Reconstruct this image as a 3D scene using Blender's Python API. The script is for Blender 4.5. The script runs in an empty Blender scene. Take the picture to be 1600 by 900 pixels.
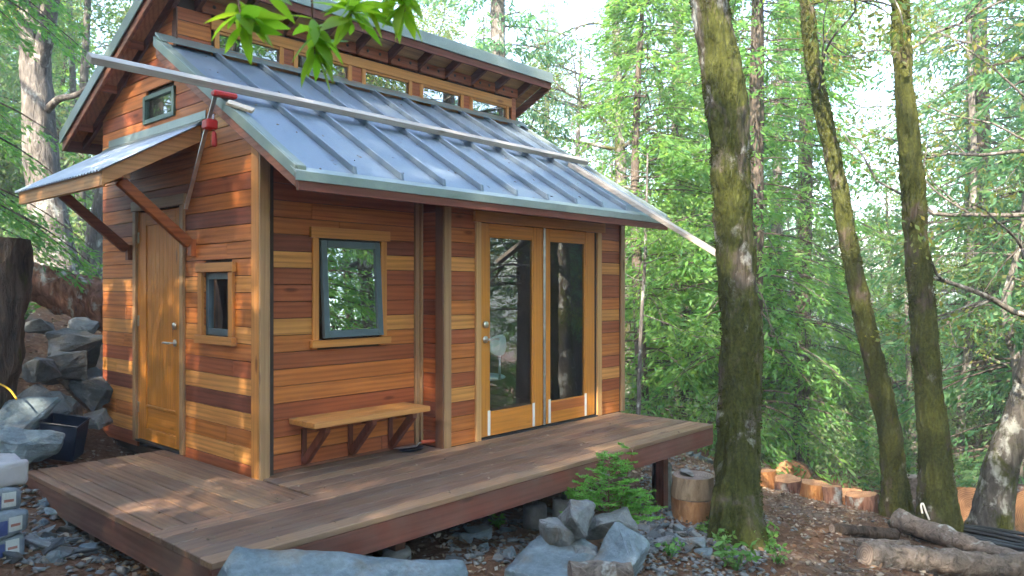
import bpy, bmesh, math, random
import numpy as np
from mathutils import Vector, Matrix

random.seed(7)
rng = np.random.default_rng(7)
R = math.radians
scene = bpy.context.scene
C = scene.collection

# ------------------------------------------------------------------ camera, sky, sun, exposure
CAM = np.array([-2.975, -5.146, 1.40])
YAW = 41.916
cam_d = bpy.data.cameras.new("camera")
cam_d.sensor_width = 36.0
cam_d.lens = 1203.0 / 1600.0 * 36.0
cam_d.clip_start = 0.05
cam_d.clip_end = 600
cam = bpy.data.objects.new("camera", cam_d)
cam.location = CAM
cam.rotation_euler = (R(90), 0, R(YAW - 90))
C.objects.link(cam)
scene.camera = cam
cam_d.dof.use_dof = True
cam_d.dof.focus_distance = 6.6
cam_d.dof.aperture_fstop = 4.5

SUN_EL, SUN_DIR = 40.0, (-1.0, -0.26)      # direction towards the sun on the ground plane
az = math.atan2(SUN_DIR[0], SUN_DIR[1])
world = bpy.data.worlds.new("World")
scene.world = world
world.use_nodes = True
wn = world.node_tree
bg = wn.nodes["Background"]
sky = wn.nodes.new("ShaderNodeTexSky")
sky.sky_type = 'NISHITA'
sky.sun_disc = False
sky.sun_elevation = R(SUN_EL)
sky.sun_rotation = az
sky.air_density = 1.0
sky.dust_density = 2.0
sky.ozone_density = 1.0
wn.links.new(sky.outputs[0], bg.inputs[0])
bg.inputs[1].default_value = 0.15

sd = Vector((SUN_DIR[0], SUN_DIR[1], 0)).normalized() * math.cos(R(SUN_EL)) + Vector((0, 0, math.sin(R(SUN_EL))))
sun_d = bpy.data.lights.new("sun", 'SUN')
sun_d.energy = 3.4
sun_d.angle = R(0.6)
sun_d.color = (1.0, 0.86, 0.66)
sun = bpy.data.objects.new("sun", sun_d)
sun.rotation_euler = (-sd).to_track_quat('-Z', 'Y').to_euler()
C.objects.link(sun)

vs = scene.view_settings
vs.view_transform = 'Standard'
vs.look = 'None'
vs.exposure = 3.1
vs.gamma = 1.0
scene.cycles.use_denoising = True
scene.cycles.use_adaptive_sampling = True
scene.cycles.adaptive_threshold = 0.03
scene.cycles.max_bounces = 8
scene.cycles.diffuse_bounces = 4
scene.cycles.glossy_bounces = 4
scene.cycles.transmission_bounces = 6
scene.cycles.transparent_max_bounces = 8
scene.cycles.volume_bounces = 0
scene.cycles.caustics_reflective = False
scene.cycles.caustics_refractive = False
scene.cycles.sample_clamp_indirect = 6.0

# ------------------------------------------------------------------ helpers
_f = np.array([math.cos(R(YAW)), math.sin(R(YAW)), 0.0])
_r = np.array([math.sin(R(YAW)), -math.cos(R(YAW)), 0.0])
_u = np.array([0, 0, 1.0])


def at(px, py, d):
    """point at distance d along the view axis that stands at (px, py) of the photograph"""
    return CAM + d * (_f + (px - 800) / 1203.0 * _r + (450 - py) / 1203.0 * _u)


def _hash(ix, iy, iz, s):
    h = (ix * 374761393 + iy * 668265263 + iz * 2147483647 + s * 974711) & 0xFFFFFFFF
    h = ((h ^ (h >> 13)) * 1274126177) & 0xFFFFFFFF
    return ((h ^ (h >> 16)) & 0xFFFF) / 65535.0


def vnoise(p, s=0):
    p = np.asarray(p, float)
    i = np.floor(p).astype(np.int64)
    f = p - i
    f = f * f * (3 - 2 * f)
    out = 0
    for dx in (0, 1):
        for dy in (0, 1):
            for dz in (0, 1):
                w = (f[:, 0] if dx else 1 - f[:, 0]) * (f[:, 1] if dy else 1 - f[:, 1]) * (f[:, 2] if dz else 1 - f[:, 2])
                out = out + w * _hash(i[:, 0] + dx, i[:, 1] + dy, i[:, 2] + dz, s)
    return out * 2 - 1


def fbm(p, s=0, o=3):
    p = np.asarray(p, float)
    a, out = 1.0, 0
    for k in range(o):
        out = out + a * vnoise(p * 2 ** k, s + k * 17)
        a *= 0.5
    return out


def tag(o, label=None, cat=None, group=None, kind=None):
    if label: o["label"] = label
    if cat: o["category"] = cat
    if group: o["group"] = group
    if kind: o["kind"] = kind
    return o


def empty(name, loc, label, cat, group=None, rz=0.0):
    o = bpy.data.objects.new(name, None)
    o.location = loc
    o.rotation_euler = (0, 0, rz)
    o.empty_display_size = 0.1
    C.objects.link(o)
    return tag(o, label, cat, group)


def world_of(o):
    M = o.matrix_parent_inverse @ o.matrix_basis
    return world_of(o.parent) @ M if o.parent is not None else o.matrix_basis.copy()


def link(name, me, parent=None, mat=None, color=None):
    o = bpy.data.objects.new(name, me)
    if mat is not None and not me.materials:
        me.materials.append(mat)
    if color is not None:
        o.color = (*color, 1)
    C.objects.link(o)
    if parent is not None:
        o.parent = parent
        o.matrix_parent_inverse = world_of(parent).inverted()
    return o


def mesh_np(name, V, F, mat=None, parent=None, smooth=False, color=None, mats=None, mi=None):
    """V (n,3), F (m,k) all faces of the same size, or list of such arrays; world coordinates"""
    V = np.asarray(V, np.float32)
    Fs = F if isinstance(F, list) else [F]
    Fs = [np.asarray(f, np.int32) for f in Fs if len(f)]
    me = bpy.data.meshes.new(name)
    me.vertices.add(len(V))
    me.vertices.foreach_set("co", V.ravel())
    loops = np.concatenate([f.ravel() for f in Fs])
    sizes = np.concatenate([np.full(len(f), f.shape[1], np.int32) for f in Fs])
    starts = np.concatenate([[0], np.cumsum(sizes)[:-1]]).astype(np.int32)
    me.loops.add(len(loops))
    me.loops.foreach_set("vertex_index", loops)
    me.polygons.add(len(sizes))
    me.polygons.foreach_set("loop_start", starts)
    me.polygons.foreach_set("loop_total", sizes)
    if smooth:
        me.polygons.foreach_set("use_smooth", np.ones(len(sizes), bool))
    if mats:
        for m in mats: me.materials.append(m)
        if mi is not None:
            me.polygons.foreach_set("material_index", np.asarray(mi, np.int32))
    elif mat is not None:
        me.materials.append(mat)
    me.update(calc_edges=True)
    me.validate()
    if parent == 'mesh':
        return me
    return link(name, me, parent, None, color)


def from_bm(name, bm, mat, parent=None, color=None, smooth=False):
    bmesh.ops.recalc_face_normals(bm, faces=bm.faces)
    me = bpy.data.meshes.new(name)
    bm.to_mesh(me)
    bm.free()
    if smooth:
        for p in me.polygons: p.use_smooth = True
    return link(name, me, parent, mat, color)


def bm_box(bm, a, b, bev=0.0, M=None):
    x0, y0, z0 = np.minimum(a, b)
    x1, y1, z1 = np.maximum(a, b)
    tmp = bmesh.new()
    vs_ = [tmp.verts.new(v) for v in ((x0, y0, z0), (x1, y0, z0), (x1, y1, z0), (x0, y1, z0), (x0, y0, z1), (x1, y0, z1), (x1, y1, z1), (x0, y1, z1))]
    for q in ((0, 3, 2, 1), (4, 5, 6, 7), (0, 1, 5, 4), (1, 2, 6, 5), (2, 3, 7, 6), (3, 0, 4, 7)):
        tmp.faces.new([vs_[i] for i in q])
    if bev > 0:
        bmesh.ops.bevel(tmp, geom=tmp.edges[:], offset=bev, segments=1, affect='EDGES', profile=0.5)
    if M is not None:
        bmesh.ops.transform(tmp, matrix=M, verts=tmp.verts)
    me = bpy.data.meshes.new("t")
    tmp.to_mesh(me)
    tmp.free()
    bm.from_mesh(me)
    bpy.data.meshes.remove(me)


def box(name, a, b, mat, parent=None, color=None, bev=0.003, M=None):
    bm = bmesh.new()
    bm_box(bm, a, b, bev, M)
    return from_bm(name, bm, mat, parent, color)


def clip(poly, n, c):
    """keep the part of a 2-D polygon where n.p <= c"""
    out = []
    for i in range(len(poly)):
        p, q = poly[i], poly[(i + 1) % len(poly)]
        dp = n[0] * p[0] + n[1] * p[1] - c
        dq = n[0] * q[0] + n[1] * q[1] - c
        if dp <= 0: out.append(p)
        if dp * dq < 0:
            t = dp / (dp - dq)
            out.append((p[0] + t * (q[0] - p[0]), p[1] + t * (q[1] - p[1])))
    return out


def prism(name, poly, axis, o0, o1, mat, parent=None, color=None, bev=0.003):
    """poly in the plane across `axis` ('x': (y,z), 'y': (x,z), 'z': (x,y)) extruded from o0 to o1"""
    def v(p, o):
        return {'x': (o, p[0], p[1]), 'y': (p[0], o, p[1]), 'z': (p[0], p[1], o)}[axis]
    bm = bmesh.new()
    A = [bm.verts.new(v(p, o0)) for p in poly]
    B = [bm.verts.new(v(p, o1)) for p in poly]
    n = len(poly)
    bm.faces.new(A)
    bm.faces.new(B[::-1])
    for i in range(n):
        bm.faces.new((A[i], B[i], B[(i + 1) % n], A[(i + 1) % n]))
    bmesh.ops.recalc_face_normals(bm, faces=bm.faces)
    if bev > 0:
        bmesh.ops.bevel(bm, geom=bm.edges[:], offset=bev, segments=1, affect='EDGES', profile=0.5)
    return from_bm(name, bm, mat, parent, color)


def bar(name, p, q, w, h, mat, parent=None, color=None, bev=0.003, up=(0, 0, 1)):
    """rectangular bar from p to q; w across, h along `up`"""
    p, q = Vector(p), Vector(q)
    x = (q - p)
    L = x.length
    x.normalize()
    y = Vector(up).cross(x).normalized()
    z = x.cross(y)
    M = Matrix((x, y, z)).transposed().to_4x4()
    M.translation = p
    return box(name, (0, -w / 2, -h / 2), (L, w / 2, h / 2), mat, parent, color, bev, M)


def tube_np(pts, rad, n=12, close=True, twist=0.0):
    pts = np.asarray(pts, float)
    rad = np.asarray(rad, float)
    if rad.ndim == 0: rad = np.full(len(pts), float(rad))
    T = np.gradient(pts, axis=0)
    T /= np.linalg.norm(T, axis=1)[:, None] + 1e-9
    ref = np.array([1.0, 0, 0]) if abs(T[:, 0]).mean() < 0.8 else np.array([0, 1.0, 0])
    U = np.cross(T, ref)
    U /= np.linalg.norm(U, axis=1)[:, None] + 1e-9
    W = np.cross(T, U)
    a = np.linspace(0, 2 * math.pi, n, endpoint=False)
    V = pts[:, None, :] + rad[:, None, None] * (np.cos(a)[None, :, None] * U[:, None, :] + np.sin(a)[None, :, None] * W[:, None, :])
    V = V.reshape(-1, 3)
    m = len(pts)
    i = np.arange(m - 1)[:, None] * n
    j = np.arange(n)[None, :]
    jn = (j + 1) % n
    F = np.stack([i + j, i + jn, i + n + jn, i + n + j], -1).reshape(-1, 4)
    caps = []
    if close:
        V = np.vstack([V, pts[:1], pts[-1:]])
        c0, c1 = m * n, m * n + 1
        k = np.arange(n)
        caps = np.concatenate([np.stack([np.full(n, c0), (k + 1) % n, k], -1),
                               np.stack([np.full(n, c1), (m - 1) * n + k, (m - 1) * n + (k + 1) % n], -1)])
    return V, F, np.asarray(caps, int).reshape(-1, 3)


def tube(name, pts, rad, mat, parent=None, n=12, color=None, smooth=True):
    V, F, c = tube_np(pts, rad, n)
    return mesh_np(name, V, [F, c], mat, parent, smooth, color)


def merge(parts):
    V, Fq, Ft, k = [], [], [], 0
    for v, f, c in parts:
        V.append(v)
        if len(f): Fq.append(np.asarray(f) + k)
        if len(c): Ft.append(np.asarray(c) + k)
        k += len(v)
    out = []
    if Fq: out.append(np.concatenate(Fq))
    if Ft: out.append(np.concatenate(Ft))
    return np.concatenate(V), out


def resample(pts, step):
    pts = np.asarray(pts, float)
    # Catmull-Rom through the points
    P = np.vstack([2 * pts[0] - pts[1], pts, 2 * pts[-1] - pts[-2]])
    out = []
    for i in range(1, len(P) - 2):
        L = np.linalg.norm(P[i + 1] - P[i])
        k = max(2, int(L / step))
        t = np.linspace(0, 1, k, endpoint=False)[:, None]
        a, b, c, d = P[i - 1], P[i], P[i + 1], P[i + 2]
        out.append(0.5 * (2 * b + (c - a) * t + (2 * a - 5 * b + 4 * c - d) * t ** 2 + (3 * b - a - 3 * c + d) * t ** 3))
    out.append(pts[-1:])
    return np.vstack(out)


def leaf_quads(P, D, L, W, fold=0.0, seed=None):
    """a rhombic leaf at each P pointing along D, length L, width W"""
    n = len(P)
    g = rng if seed is None else np.random.default_rng(seed)
    D = D / (np.linalg.norm(D, axis=1)[:, None] + 1e-9)
    U = np.cross(D, g.normal(size=(n, 3)))
    U /= np.linalg.norm(U, axis=1)[:, None] + 1e-9
    L = np.broadcast_to(np.asarray(L, float), (n,))[:, None]
    W = np.broadcast_to(np.asarray(W, float), (n,))[:, None]
    V = np.stack([P, P + .5 * L * D + .5 * W * U, P + L * D, P + .5 * L * D - .5 * W * U], 1).reshape(-1, 3)
    F = np.arange(4 * n).reshape(n, 4)
    return V, F


# ------------------------------------------------------------------ materials
def new_mat(name):
    m = bpy.data.materials.new(name)
    m.use_nodes = True
    nt = m.node_tree
    return m, nt, nt.nodes["Principled BSDF"], nt.nodes["Material Output"]


def N(nt, t, **kw):
    n = nt.nodes.new(t)
    for k, v in kw.items():
        setattr(n, k, v)
    return n


def setin(n, **kw):
    for k, v in kw.items():
        n.inputs[k.replace("_", " ")].default_value = v
    return n


def ramp(nt, src, stops):
    r = N(nt, "ShaderNodeValToRGB")
    e = r.color_ramp.elements
    while len(e) < len(stops): e.new(0.5)
    for el, (p, c) in zip(e, stops):
        el.position = p
        el.color = (*c, 1) if len(c) == 3 else c
    nt.links.new(src, r.inputs[0])
    return r.outputs[0]


def mixc(nt, a, b, fac, mode='MIX'):
    m = N(nt, "ShaderNodeMix", data_type='RGBA', blend_type=mode)
    for sock, v in ((m.inputs[0], fac), (m.inputs[6], a), (m.inputs[7], b)):
        if isinstance(v, bpy.types.NodeSocket): nt.links.new(v, sock)
        elif isinstance(v, (int, float)): sock.default_value = v
        else: sock.default_value = (*v, 1)
    return m.outputs[2]


def noise(nt, vec, scale, detail=4, rough=.55, dist=0.0):
    n = N(nt, "ShaderNodeTexNoise")
    setin(n, Scale=scale, Detail=detail, Roughness=rough, Distortion=dist)
    if vec is not None: nt.links.new(vec, n.inputs["Vector"])
    return n.outputs["Fac"]


def bump(nt, bsdf, h, strength, dist=0.02):
    b = N(nt, "ShaderNodeBump")
    b.inputs["Strength"].default_value = strength
    b.inputs["Distance"].default_value = dist
    nt.links.new(h, b.inputs["Height"])
    nt.links.new(b.outputs[0], bsdf.inputs["Normal"])


def obj_vec(nt, scale, offset=True):
    tc = N(nt, "ShaderNodeTexCoord")
    v = tc.outputs["Object"]
    if offset:
        oi = N(nt, "ShaderNodeObjectInfo")
        mu = N(nt, "ShaderNodeMath", operation='MULTIPLY')
        mu.inputs[1].default_value = 63.0
        nt.links.new(oi.outputs["Random"], mu.inputs[0])
        ad = N(nt, "ShaderNodeVectorMath", operation='ADD')
        nt.links.new(v, ad.inputs[0])
        nt.links.new(mu.outputs[0], ad.inputs[1])
        v = ad.outputs[0]
    mp = N(nt, "ShaderNodeMapping")
    mp.inputs["Scale"].default_value = scale
    nt.links.new(v, mp.inputs["Vector"])
    return mp.outputs[0]


def wood(name, axis, rough=.5, contrast=1.0, spec=.35, weather=0.0):
    """tinted by the object's own colour; grain runs along the given axis"""
    m, nt, b, out = new_mat(name)
    s1 = [7.0, 7.0, 7.0]; s1[axis] = 0.55
    s2 = [70.0, 70.0, 70.0]; s2[axis] = 1.6
    oi = N(nt, "ShaderNodeObjectInfo")
    big = noise(nt, obj_vec(nt, s1), 1.6, 5, .6, 1.4)
    fine = noise(nt, obj_vec(nt, s2), 1.0, 3, .6, .2)
    wv = N(nt, "ShaderNodeTexWave", wave_type='RINGS', rings_direction='XYZ'[axis], wave_profile='SIN')
    s3 = [9.0, 9.0, 9.0]; s3[axis] = 0.45
    nt.links.new(obj_vec(nt, s3), wv.inputs["Vector"])
    setin(wv, Scale=1.1, Distortion=5.0, Detail=3, Detail_Scale=1.2)
    dark = mixc(nt, oi.outputs["Color"], (.42, .27, .2), 1.0, 'MULTIPLY')
    light = mixc(nt, oi.outputs["Color"], (1.22, 1.14, 1.02), 1.0, 'MULTIPLY')
    f1 = ramp(nt, big, [(.32, (0, 0, 0)), (.68, (1, 1, 1))])
    f2 = ramp(nt, wv.outputs[1], [(.0, (.25, .25, .25)), (.5, (.85, .85, .85)), (1, (1, 1, 1))])
    f = mixc(nt, f1, f2, .55)
    col = mixc(nt, dark, light, f)
    col = mixc(nt, oi.outputs["Color"], col, .75 * contrast)
    fl = ramp(nt, fine, [(.3, (.72, .7, .68)), (.7, (1.12, 1.12, 1.12))])
    col = mixc(nt, col, fl, .6, 'MULTIPLY')
    kn = N(nt, "ShaderNodeTexVoronoi", feature='F1')
    s4 = [11.0, 11.0, 11.0]; s4[axis] = 3.2
    kn.inputs["Scale"].default_value = .42
    nt.links.new(obj_vec(nt, s4), kn.inputs["Vector"])
    kf = ramp(nt, kn.outputs["Distance"], [(.05, (.30, .2, .16)), (.11, (1, 1, 1))])
    col = mixc(nt, col, kf, .8, 'MULTIPLY')
    if weather:
        wz = noise(nt, obj_vec(nt, (1.3, 1.3, 1.3), False), 2.0, 5, .6)
        wf = ramp(nt, wz, [(.4, (0, 0, 0)), (.75, (1, 1, 1))])
        mm = N(nt, "ShaderNodeMath", operation='MULTIPLY')
        mm.inputs[1].default_value = weather
        nt.links.new(wf, mm.inputs[0])
        col = mixc(nt, col, (.185, .15, .122), mm.outputs[0])
    nt.links.new(col, b.inputs["Base Color"])
    rr = ramp(nt, big, [(.3, (rough + .12,) * 3), (.7, (rough - .08,) * 3)])
    nt.links.new(rr, b.inputs["Roughness"])
    b.inputs["Specular IOR Level"].default_value = spec
    bump(nt, b, fine, .25, .004)
    return m


WX, WY, WZ = (wood("cedar_grain_" + "xyz"[i], i) for i in range(3))
DX, DY = (wood("deck_wood_" + "xy"[i], i, rough=.6, contrast=.75, spec=.3, weather=.45) for i in range(2))
TX, TY, TZ = (wood("fir_trim_" + "xyz"[i], i, rough=.45, contrast=.45) for i in range(3))


def simple(name, col, rough=.6, metal=0.0, nscale=None, namp=.3, spec=.5, bmp=0.0, bscale=40):
    m, nt, b, out = new_mat(name)
    b.inputs["Roughness"].default_value = rough
    b.inputs["Metallic"].default_value = metal
    b.inputs["Specular IOR Level"].default_value = spec
    if nscale:
        f = noise(nt, obj_vec(nt, (1, 1, 1)), nscale, 5)
        lo = tuple(c * (1 - namp) for c in col)
        hi = tuple(min(1, c * (1 + namp)) for c in col)
        nt.links.new(ramp(nt, f, [(.3, lo), (.7, hi)]), b.inputs["Base Color"])
    else:
        b.inputs["Base Color"].default_value = (*col, 1)
    if bmp:
        bump(nt, b, noise(nt, obj_vec(nt, (1, 1, 1)), bscale, 4), bmp)
    return m


def metal_sheet(name, col, rough, metal, streak=(1, 1, 1)):
    m, nt, b, out = new_mat(name)
    f = noise(nt, obj_vec(nt, streak), 3.0, 5, .6)
    f2 = noise(nt, obj_vec(nt, (1, 1, 1)), 30.0, 4, .6)
    c = ramp(nt, f, [(.3, tuple(x * .82 for x in col)), (.7, tuple(min(1, x * 1.12) for x in col))])
    c = mixc(nt, c, ramp(nt, f2, [(.55, (1, 1, 1)), (.8, (.7, .66, .6))]), .5, 'MULTIPLY')
    nt.links.new(c, b.inputs["Base Color"])
    nt.links.new(ramp(nt, f, [(.3, (rough - .08,) * 3), (.7, (rough + .12,) * 3)]), b.inputs["Roughness"])
    b.inputs["Metallic"].default_value = metal
    return m


M_ROOF = metal_sheet("roof_steel", (.17, .225, .29), .46, .35, (14, .5, .5))
M_FLASH = metal_sheet("flashing_steel", (.27, .33, .33), .38, .5)
M_GREEN = metal_sheet("green_flashing", (.17, .22, .20), .45, .35)
M_CORR = metal_sheet("corrugated_steel", (.38, .45, .56), .5, .3)
M_CHROME = simple("satin_nickel", (.62, .60, .57), .28, 1.0)
M_SASH = simple("sash_paint", (.085, .125, .15), .4, nscale=6, namp=.15)
M_SASHG = simple("green_sash_paint", (.06, .11, .09), .42, nscale=6, namp=.15)
M_DARK = simple("dark_core", (.045, .028, .02), .85)
M_INT = simple("interior_wall", (.16, .085, .045), .7, nscale=3, namp=.3)
M_TAPE = simple("masking_tape", (.72, .70, .66), .7, nscale=8, namp=.1)
M_CONC = simple("concrete", (.24, .235, .23), .9, nscale=9, namp=.35, bmp=.3)
M_BLACKP = simple("black_plastic", (.012, .013, .016), .38, nscale=5, namp=.3)
M_REDP = simple("red_plastic", (.42, .02, .02), .4, nscale=10, namp=.15)
M_ORANGEP = simple("orange_plastic", (.55, .09, .03), .45, nscale=10, namp=.15)
M_STEEL = simple("bar_steel", (.42, .43, .44), .35, .9, nscale=14, namp=.25)
M_BATTEN = wood("grey_batten", 0, rough=.6, contrast=.5, weather=.5)
M_BATTENY = wood("grey_batten_y", 1, rough=.6, contrast=.5, weather=.5)
M_CHAIR = simple("chair_shell", (.50, .58, .60), .45, nscale=4, namp=.12)
M_TUB = simple("navy_plastic", (.006, .011, .026), .35, nscale=4, namp=.3)
M_YELLOW = simple("yellow_strap", (.60, .36, .02), .6)


def glass_mat(name, tint, boost):
    m, nt, b, out = new_mat(name)
    nt.nodes.remove(b)
    fr = N(nt, "ShaderNodeFresnel")
    fr.inputs["IOR"].default_value = 1.55
    ma = N(nt, "ShaderNodeMath", operation='MULTIPLY_ADD')
    ma.inputs[1].default_value = 1.0
    ma.inputs[2].default_value = boost
    ma.use_clamp = True
    tr = N(nt, "ShaderNodeBsdfTransparent")
    tr.inputs[0].default_value = (*tint, 1)
    gl = N(nt, "ShaderNodeBsdfGlossy")
    gl.inputs["Color"].default_value = (.95, .97, 1, 1)
    gl.inputs["Roughness"].default_value = 0.0
    mx = N(nt, "ShaderNodeMixShader")
    nt.links.new(fr.outputs[0], ma.inputs[0])
    ge = N(nt, "ShaderNodeNewGeometry")            # the pane reflects once, on the side the light meets first
    fb_ = N(nt, "ShaderNodeMath", operation='SUBTRACT')
    fb_.inputs[0].default_value = 1.0
    nt.links.new(ge.outputs["Backfacing"], fb_.inputs[1])
    mf_ = N(nt, "ShaderNodeMath", operation='MULTIPLY')
    nt.links.new(ma.outputs[0], mf_.inputs[0])
    nt.links.new(fb_.outputs[0], mf_.inputs[1])
    nt.links.new(mf_.outputs[0], mx.inputs[0])
    nt.links.new(tr.outputs[0], mx.inputs[1])
    nt.links.new(gl.outputs[0], mx.inputs[2])
    nt.links.new(mx.outputs[0], out.inputs["Surface"])
    return m


M_GLASS = glass_mat("window_glass", (.84, .89, .89), .13)
M_GLASSW = glass_mat("coated_window_glass", (.35, .42, .42), .42)


def leaf_mat(name, cols, trans, rough=.5, tfac=.5, spec=.3):
    m, nt, b, out = new_mat(name)
    ge = N(nt, "ShaderNodeNewGeometry")
    oi = N(nt, "ShaderNodeObjectInfo")
    c = ramp(nt, ge.outputs["Random Per Island"], [(i / (len(cols) - 1), k) for i, k in enumerate(cols)])
    hs = N(nt, "ShaderNodeHueSaturation")
    mr = N(nt, "ShaderNodeMapRange")
    nt.links.new(oi.outputs["Random"], mr.inputs[0])
    mr.inputs[3].default_value = .48
    mr.inputs[4].default_value = .515
    nt.links.new(mr.outputs[0], hs.inputs["Hue"])
    nt.links.new(c, hs.inputs["Color"])
    nt.links.new(hs.outputs[0], b.inputs["Base Color"])
    b.inputs["Roughness"].default_value = rough
    b.inputs["Specular IOR Level"].default_value = spec
    t = N(nt, "ShaderNodeBsdfTranslucent")
    tc = mixc(nt, hs.outputs[0], trans, 1.0, 'MULTIPLY')
    nt.links.new(tc, t.inputs[0])
    mx = N(nt, "ShaderNodeMixShader")
    mx.inputs[0].default_value = tfac
    nt.links.new(b.outputs[0], mx.inputs[1])
    nt.links.new(t.outputs[0], mx.inputs[2])
    nt.links.new(mx.outputs[0], out.inputs["Surface"])
    return m


L_FIR = leaf_mat("fir_needles", [(.045, .12, .075), (.07, .17, .09), (.10, .20, .075), (.06, .165, .12)], (2.3, 2.3, 1.6))
L_FIRY = leaf_mat("sun_tinted_fir_needles", [(.075, .185, .055), (.10, .225, .06), (.145, .25, .06), (.065, .17, .075)], (2.3, 2.2, 1.3))  # lighter yellow-green copy of the needles; sunlight is put into its colour
L_OAK = leaf_mat("oak_leaves", [(.06, .12, .05), (.09, .16, .05), (.13, .19, .06), (.20, .19, .05), (.07, .13, .07)], (2.3, 2.3, 1.5))
L_BUSH = leaf_mat("bush_leaves", [(.06, .13, .06), (.09, .18, .075), (.14, .20, .08), (.12, .17, .12), (.17, .20, .07)], (2.1, 2.2, 1.6))
L_BAY = leaf_mat("bay_leaves", [(.11, .25, .025), (.15, .31, .03), (.20, .35, .035), (.30, .35, .04)], (2.0, 1.9, .8), .4, .55, .4)
L_SAP = leaf_mat("sapling_needles", [(.09, .30, .05), (.13, .38, .07), (.18, .44, .09)], (1.4, 1.5, 1.0), .5, .4)
L_WEED = leaf_mat("weed_leaves", [(.07, .18, .04), (.10, .24, .06), (.15, .28, .07)], (1.6, 1.7, 1.0), .5, .4)
L_MOSS = leaf_mat("moss_tufts", [(.02, .026, .007), (.04, .05, .011), (.072, .082, .016), (.034, .032, .012)], (1.5, 1.5, .8), .9, .25, .1)
L_LIT = leaf_mat("leaf_litter_tones", [(.16, .10, .06), (.26, .20, .135), (.10, .06, .035), (.36, .32, .26), (.20, .16, .13), (.075, .045, .03)], (1, .9, .7), .7, .15, .2)


def bark_mat(name, bark_lo, bark_hi, moss=None, amount=.5, lichen=0.0, stretch=.22):
    m, nt, b, out = new_mat(name)
    v = obj_vec(nt, (1, 1, stretch))
    f = noise(nt, v, 16, 6, .65, .8)
    col = ramp(nt, f, [(.3, bark_lo), (.7, bark_hi)])
    v2 = obj_vec(nt, (1, 1, .7))
    if lichen:
        lf = noise(nt, v2, 5.5, 5, .65, .3)
        col = mixc(nt, col, (.36, .37, .35), ramp(nt, lf, [(.62 - lichen * .25, (0, 0, 0)), (.70 - lichen * .2, (1, 1, 1))]))
    if moss:
        mf = noise(nt, v2, 2.8, 6, .68, .6)
        fine = noise(nt, v2, 45, 4, .6)
        mc = ramp(nt, fine, [(.3, tuple(x * .5 for x in moss)), (.7, tuple(x * 1.35 for x in moss))])
        k = .72 - amount * .45
        col = mixc(nt, col, mc, ramp(nt, mf, [(k, (0, 0, 0)), (k + .1, (1, 1, 1))]))
    nt.links.new(col, b.inputs["Base Color"])
    b.inputs["Roughness"].default_value = .9
    b.inputs["Specular IOR Level"].default_value = .2
    bump(nt, b, f, 1.0, .05)
    return m


MOSS = (.058, .066, .016)
B_MOSSY = bark_mat("mossy_bark", (.025, .02, .016), (.17, .145, .12), MOSS, .72, .25)
B_MOSSY2 = bark_mat("heavy_moss_bark", (.02, .015, .012), (.12, .095, .075), MOSS, .78, .12)
B_LICHEN = bark_mat("lichen_bark", (.03, .027, .024), (.17, .155, .14), MOSS, .5, .42)
B_GREY = bark_mat("grey_bark", (.05, .045, .042), (.20, .185, .175), MOSS, .12, .25)
B_FIR = bark_mat("fir_bark", (.035, .028, .025), (.13, .105, .09))
B_RED = bark_mat("red_bark", (.08, .035, .024), (.33, .18, .13), MOSS, .1, .3)
B_DEAD = bark_mat("weathered_log", (.07, .055, .045), (.25, .205, .175), None, 0, .2, 1.0)
B_STUMP = bark_mat("dark_stump", (.016, .012, .009), (.12, .088, .066), MOSS, .3)


def cut_mat(name, a, c):
    m, nt, b, out = new_mat(name)
    tc = N(nt, "ShaderNodeTexCoord")
    wv = N(nt, "ShaderNodeTexWave", wave_type='RINGS', rings_direction='SPHERICAL')
    nt.links.new(tc.outputs["Object"], wv.inputs["Vector"])
    setin(wv, Scale=14.0, Distortion=2.5, Detail=3, Detail_Scale=1.5)
    f = noise(nt, tc.outputs["Object"], 9, 5, .6)
    col = ramp(nt, wv.outputs[1], [(0, a), (1, c)])
    col = mixc(nt, col, ramp(nt, f, [(.35, (.45, .38, .32)), (.65, (1, 1, 1))]), .8, 'MULTIPLY')
    nt.links.new(col, b.inputs["Base Color"])
    b.inputs["Roughness"].default_value = .8
    bump(nt, b, f, .3)
    return m


K_FRESH = cut_mat("fresh_cut_wood", (.30, .13, .06), (.58, .33, .17))
K_GREY = cut_mat("grey_cut_wood", (.20, .16, .14), (.34, .28, .24))
B_SPLIT = bark_mat("split_wood", (.30, .11, .035), (.52, .27, .11), None, 0, 0, .3)
B_BARREL = bark_mat("peeled_wood_orange", (.26, .12, .05), (.46, .26, .13), None, 0, .05, .35)
B_BARREL2 = bark_mat("peeled_wood_tan", (.22, .15, .09), (.40, .30, .20), None, 0, .1, .35)


def rock_mat(name, a, c, band=(1, 1, 5)):
    m, nt, b, out = new_mat(name)
    f = noise(nt, obj_vec(nt, band), 3.0, 8, .65, .7)
    g = noise(nt, obj_vec(nt, (1, 1, 1)), 22, 6, .7)
    col = ramp(nt, f, [(.28, a), (.72, c)])
    col = mixc(nt, col, ramp(nt, g, [(.3, (.6, .6, .6)), (.7, (1.15, 1.15, 1.15))]), .8, 'MULTIPLY')
    st = noise(nt, obj_vec(nt, (1, 1, 1)), 4, 5, .6)
    col = mixc(nt, col, (.13, .095, .06), ramp(nt, st, [(.52, (0, 0, 0)), (.72, (.8, .8, .8))]))
    sp_ = noise(nt, obj_vec(nt, (1, 1, 1)), 55, 4, .7)
    col = mixc(nt, col, (.40, .41, .38), ramp(nt, sp_, [(.64, (0, 0, 0)), (.72, (.55, .55, .55))]))
    nt.links.new(col, b.inputs["Base Color"])
    b.inputs["Roughness"].default_value = .75
    hh = mixc(nt, g, f, .5)
    bump(nt, b, hh, .9, .04)
    return m


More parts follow.
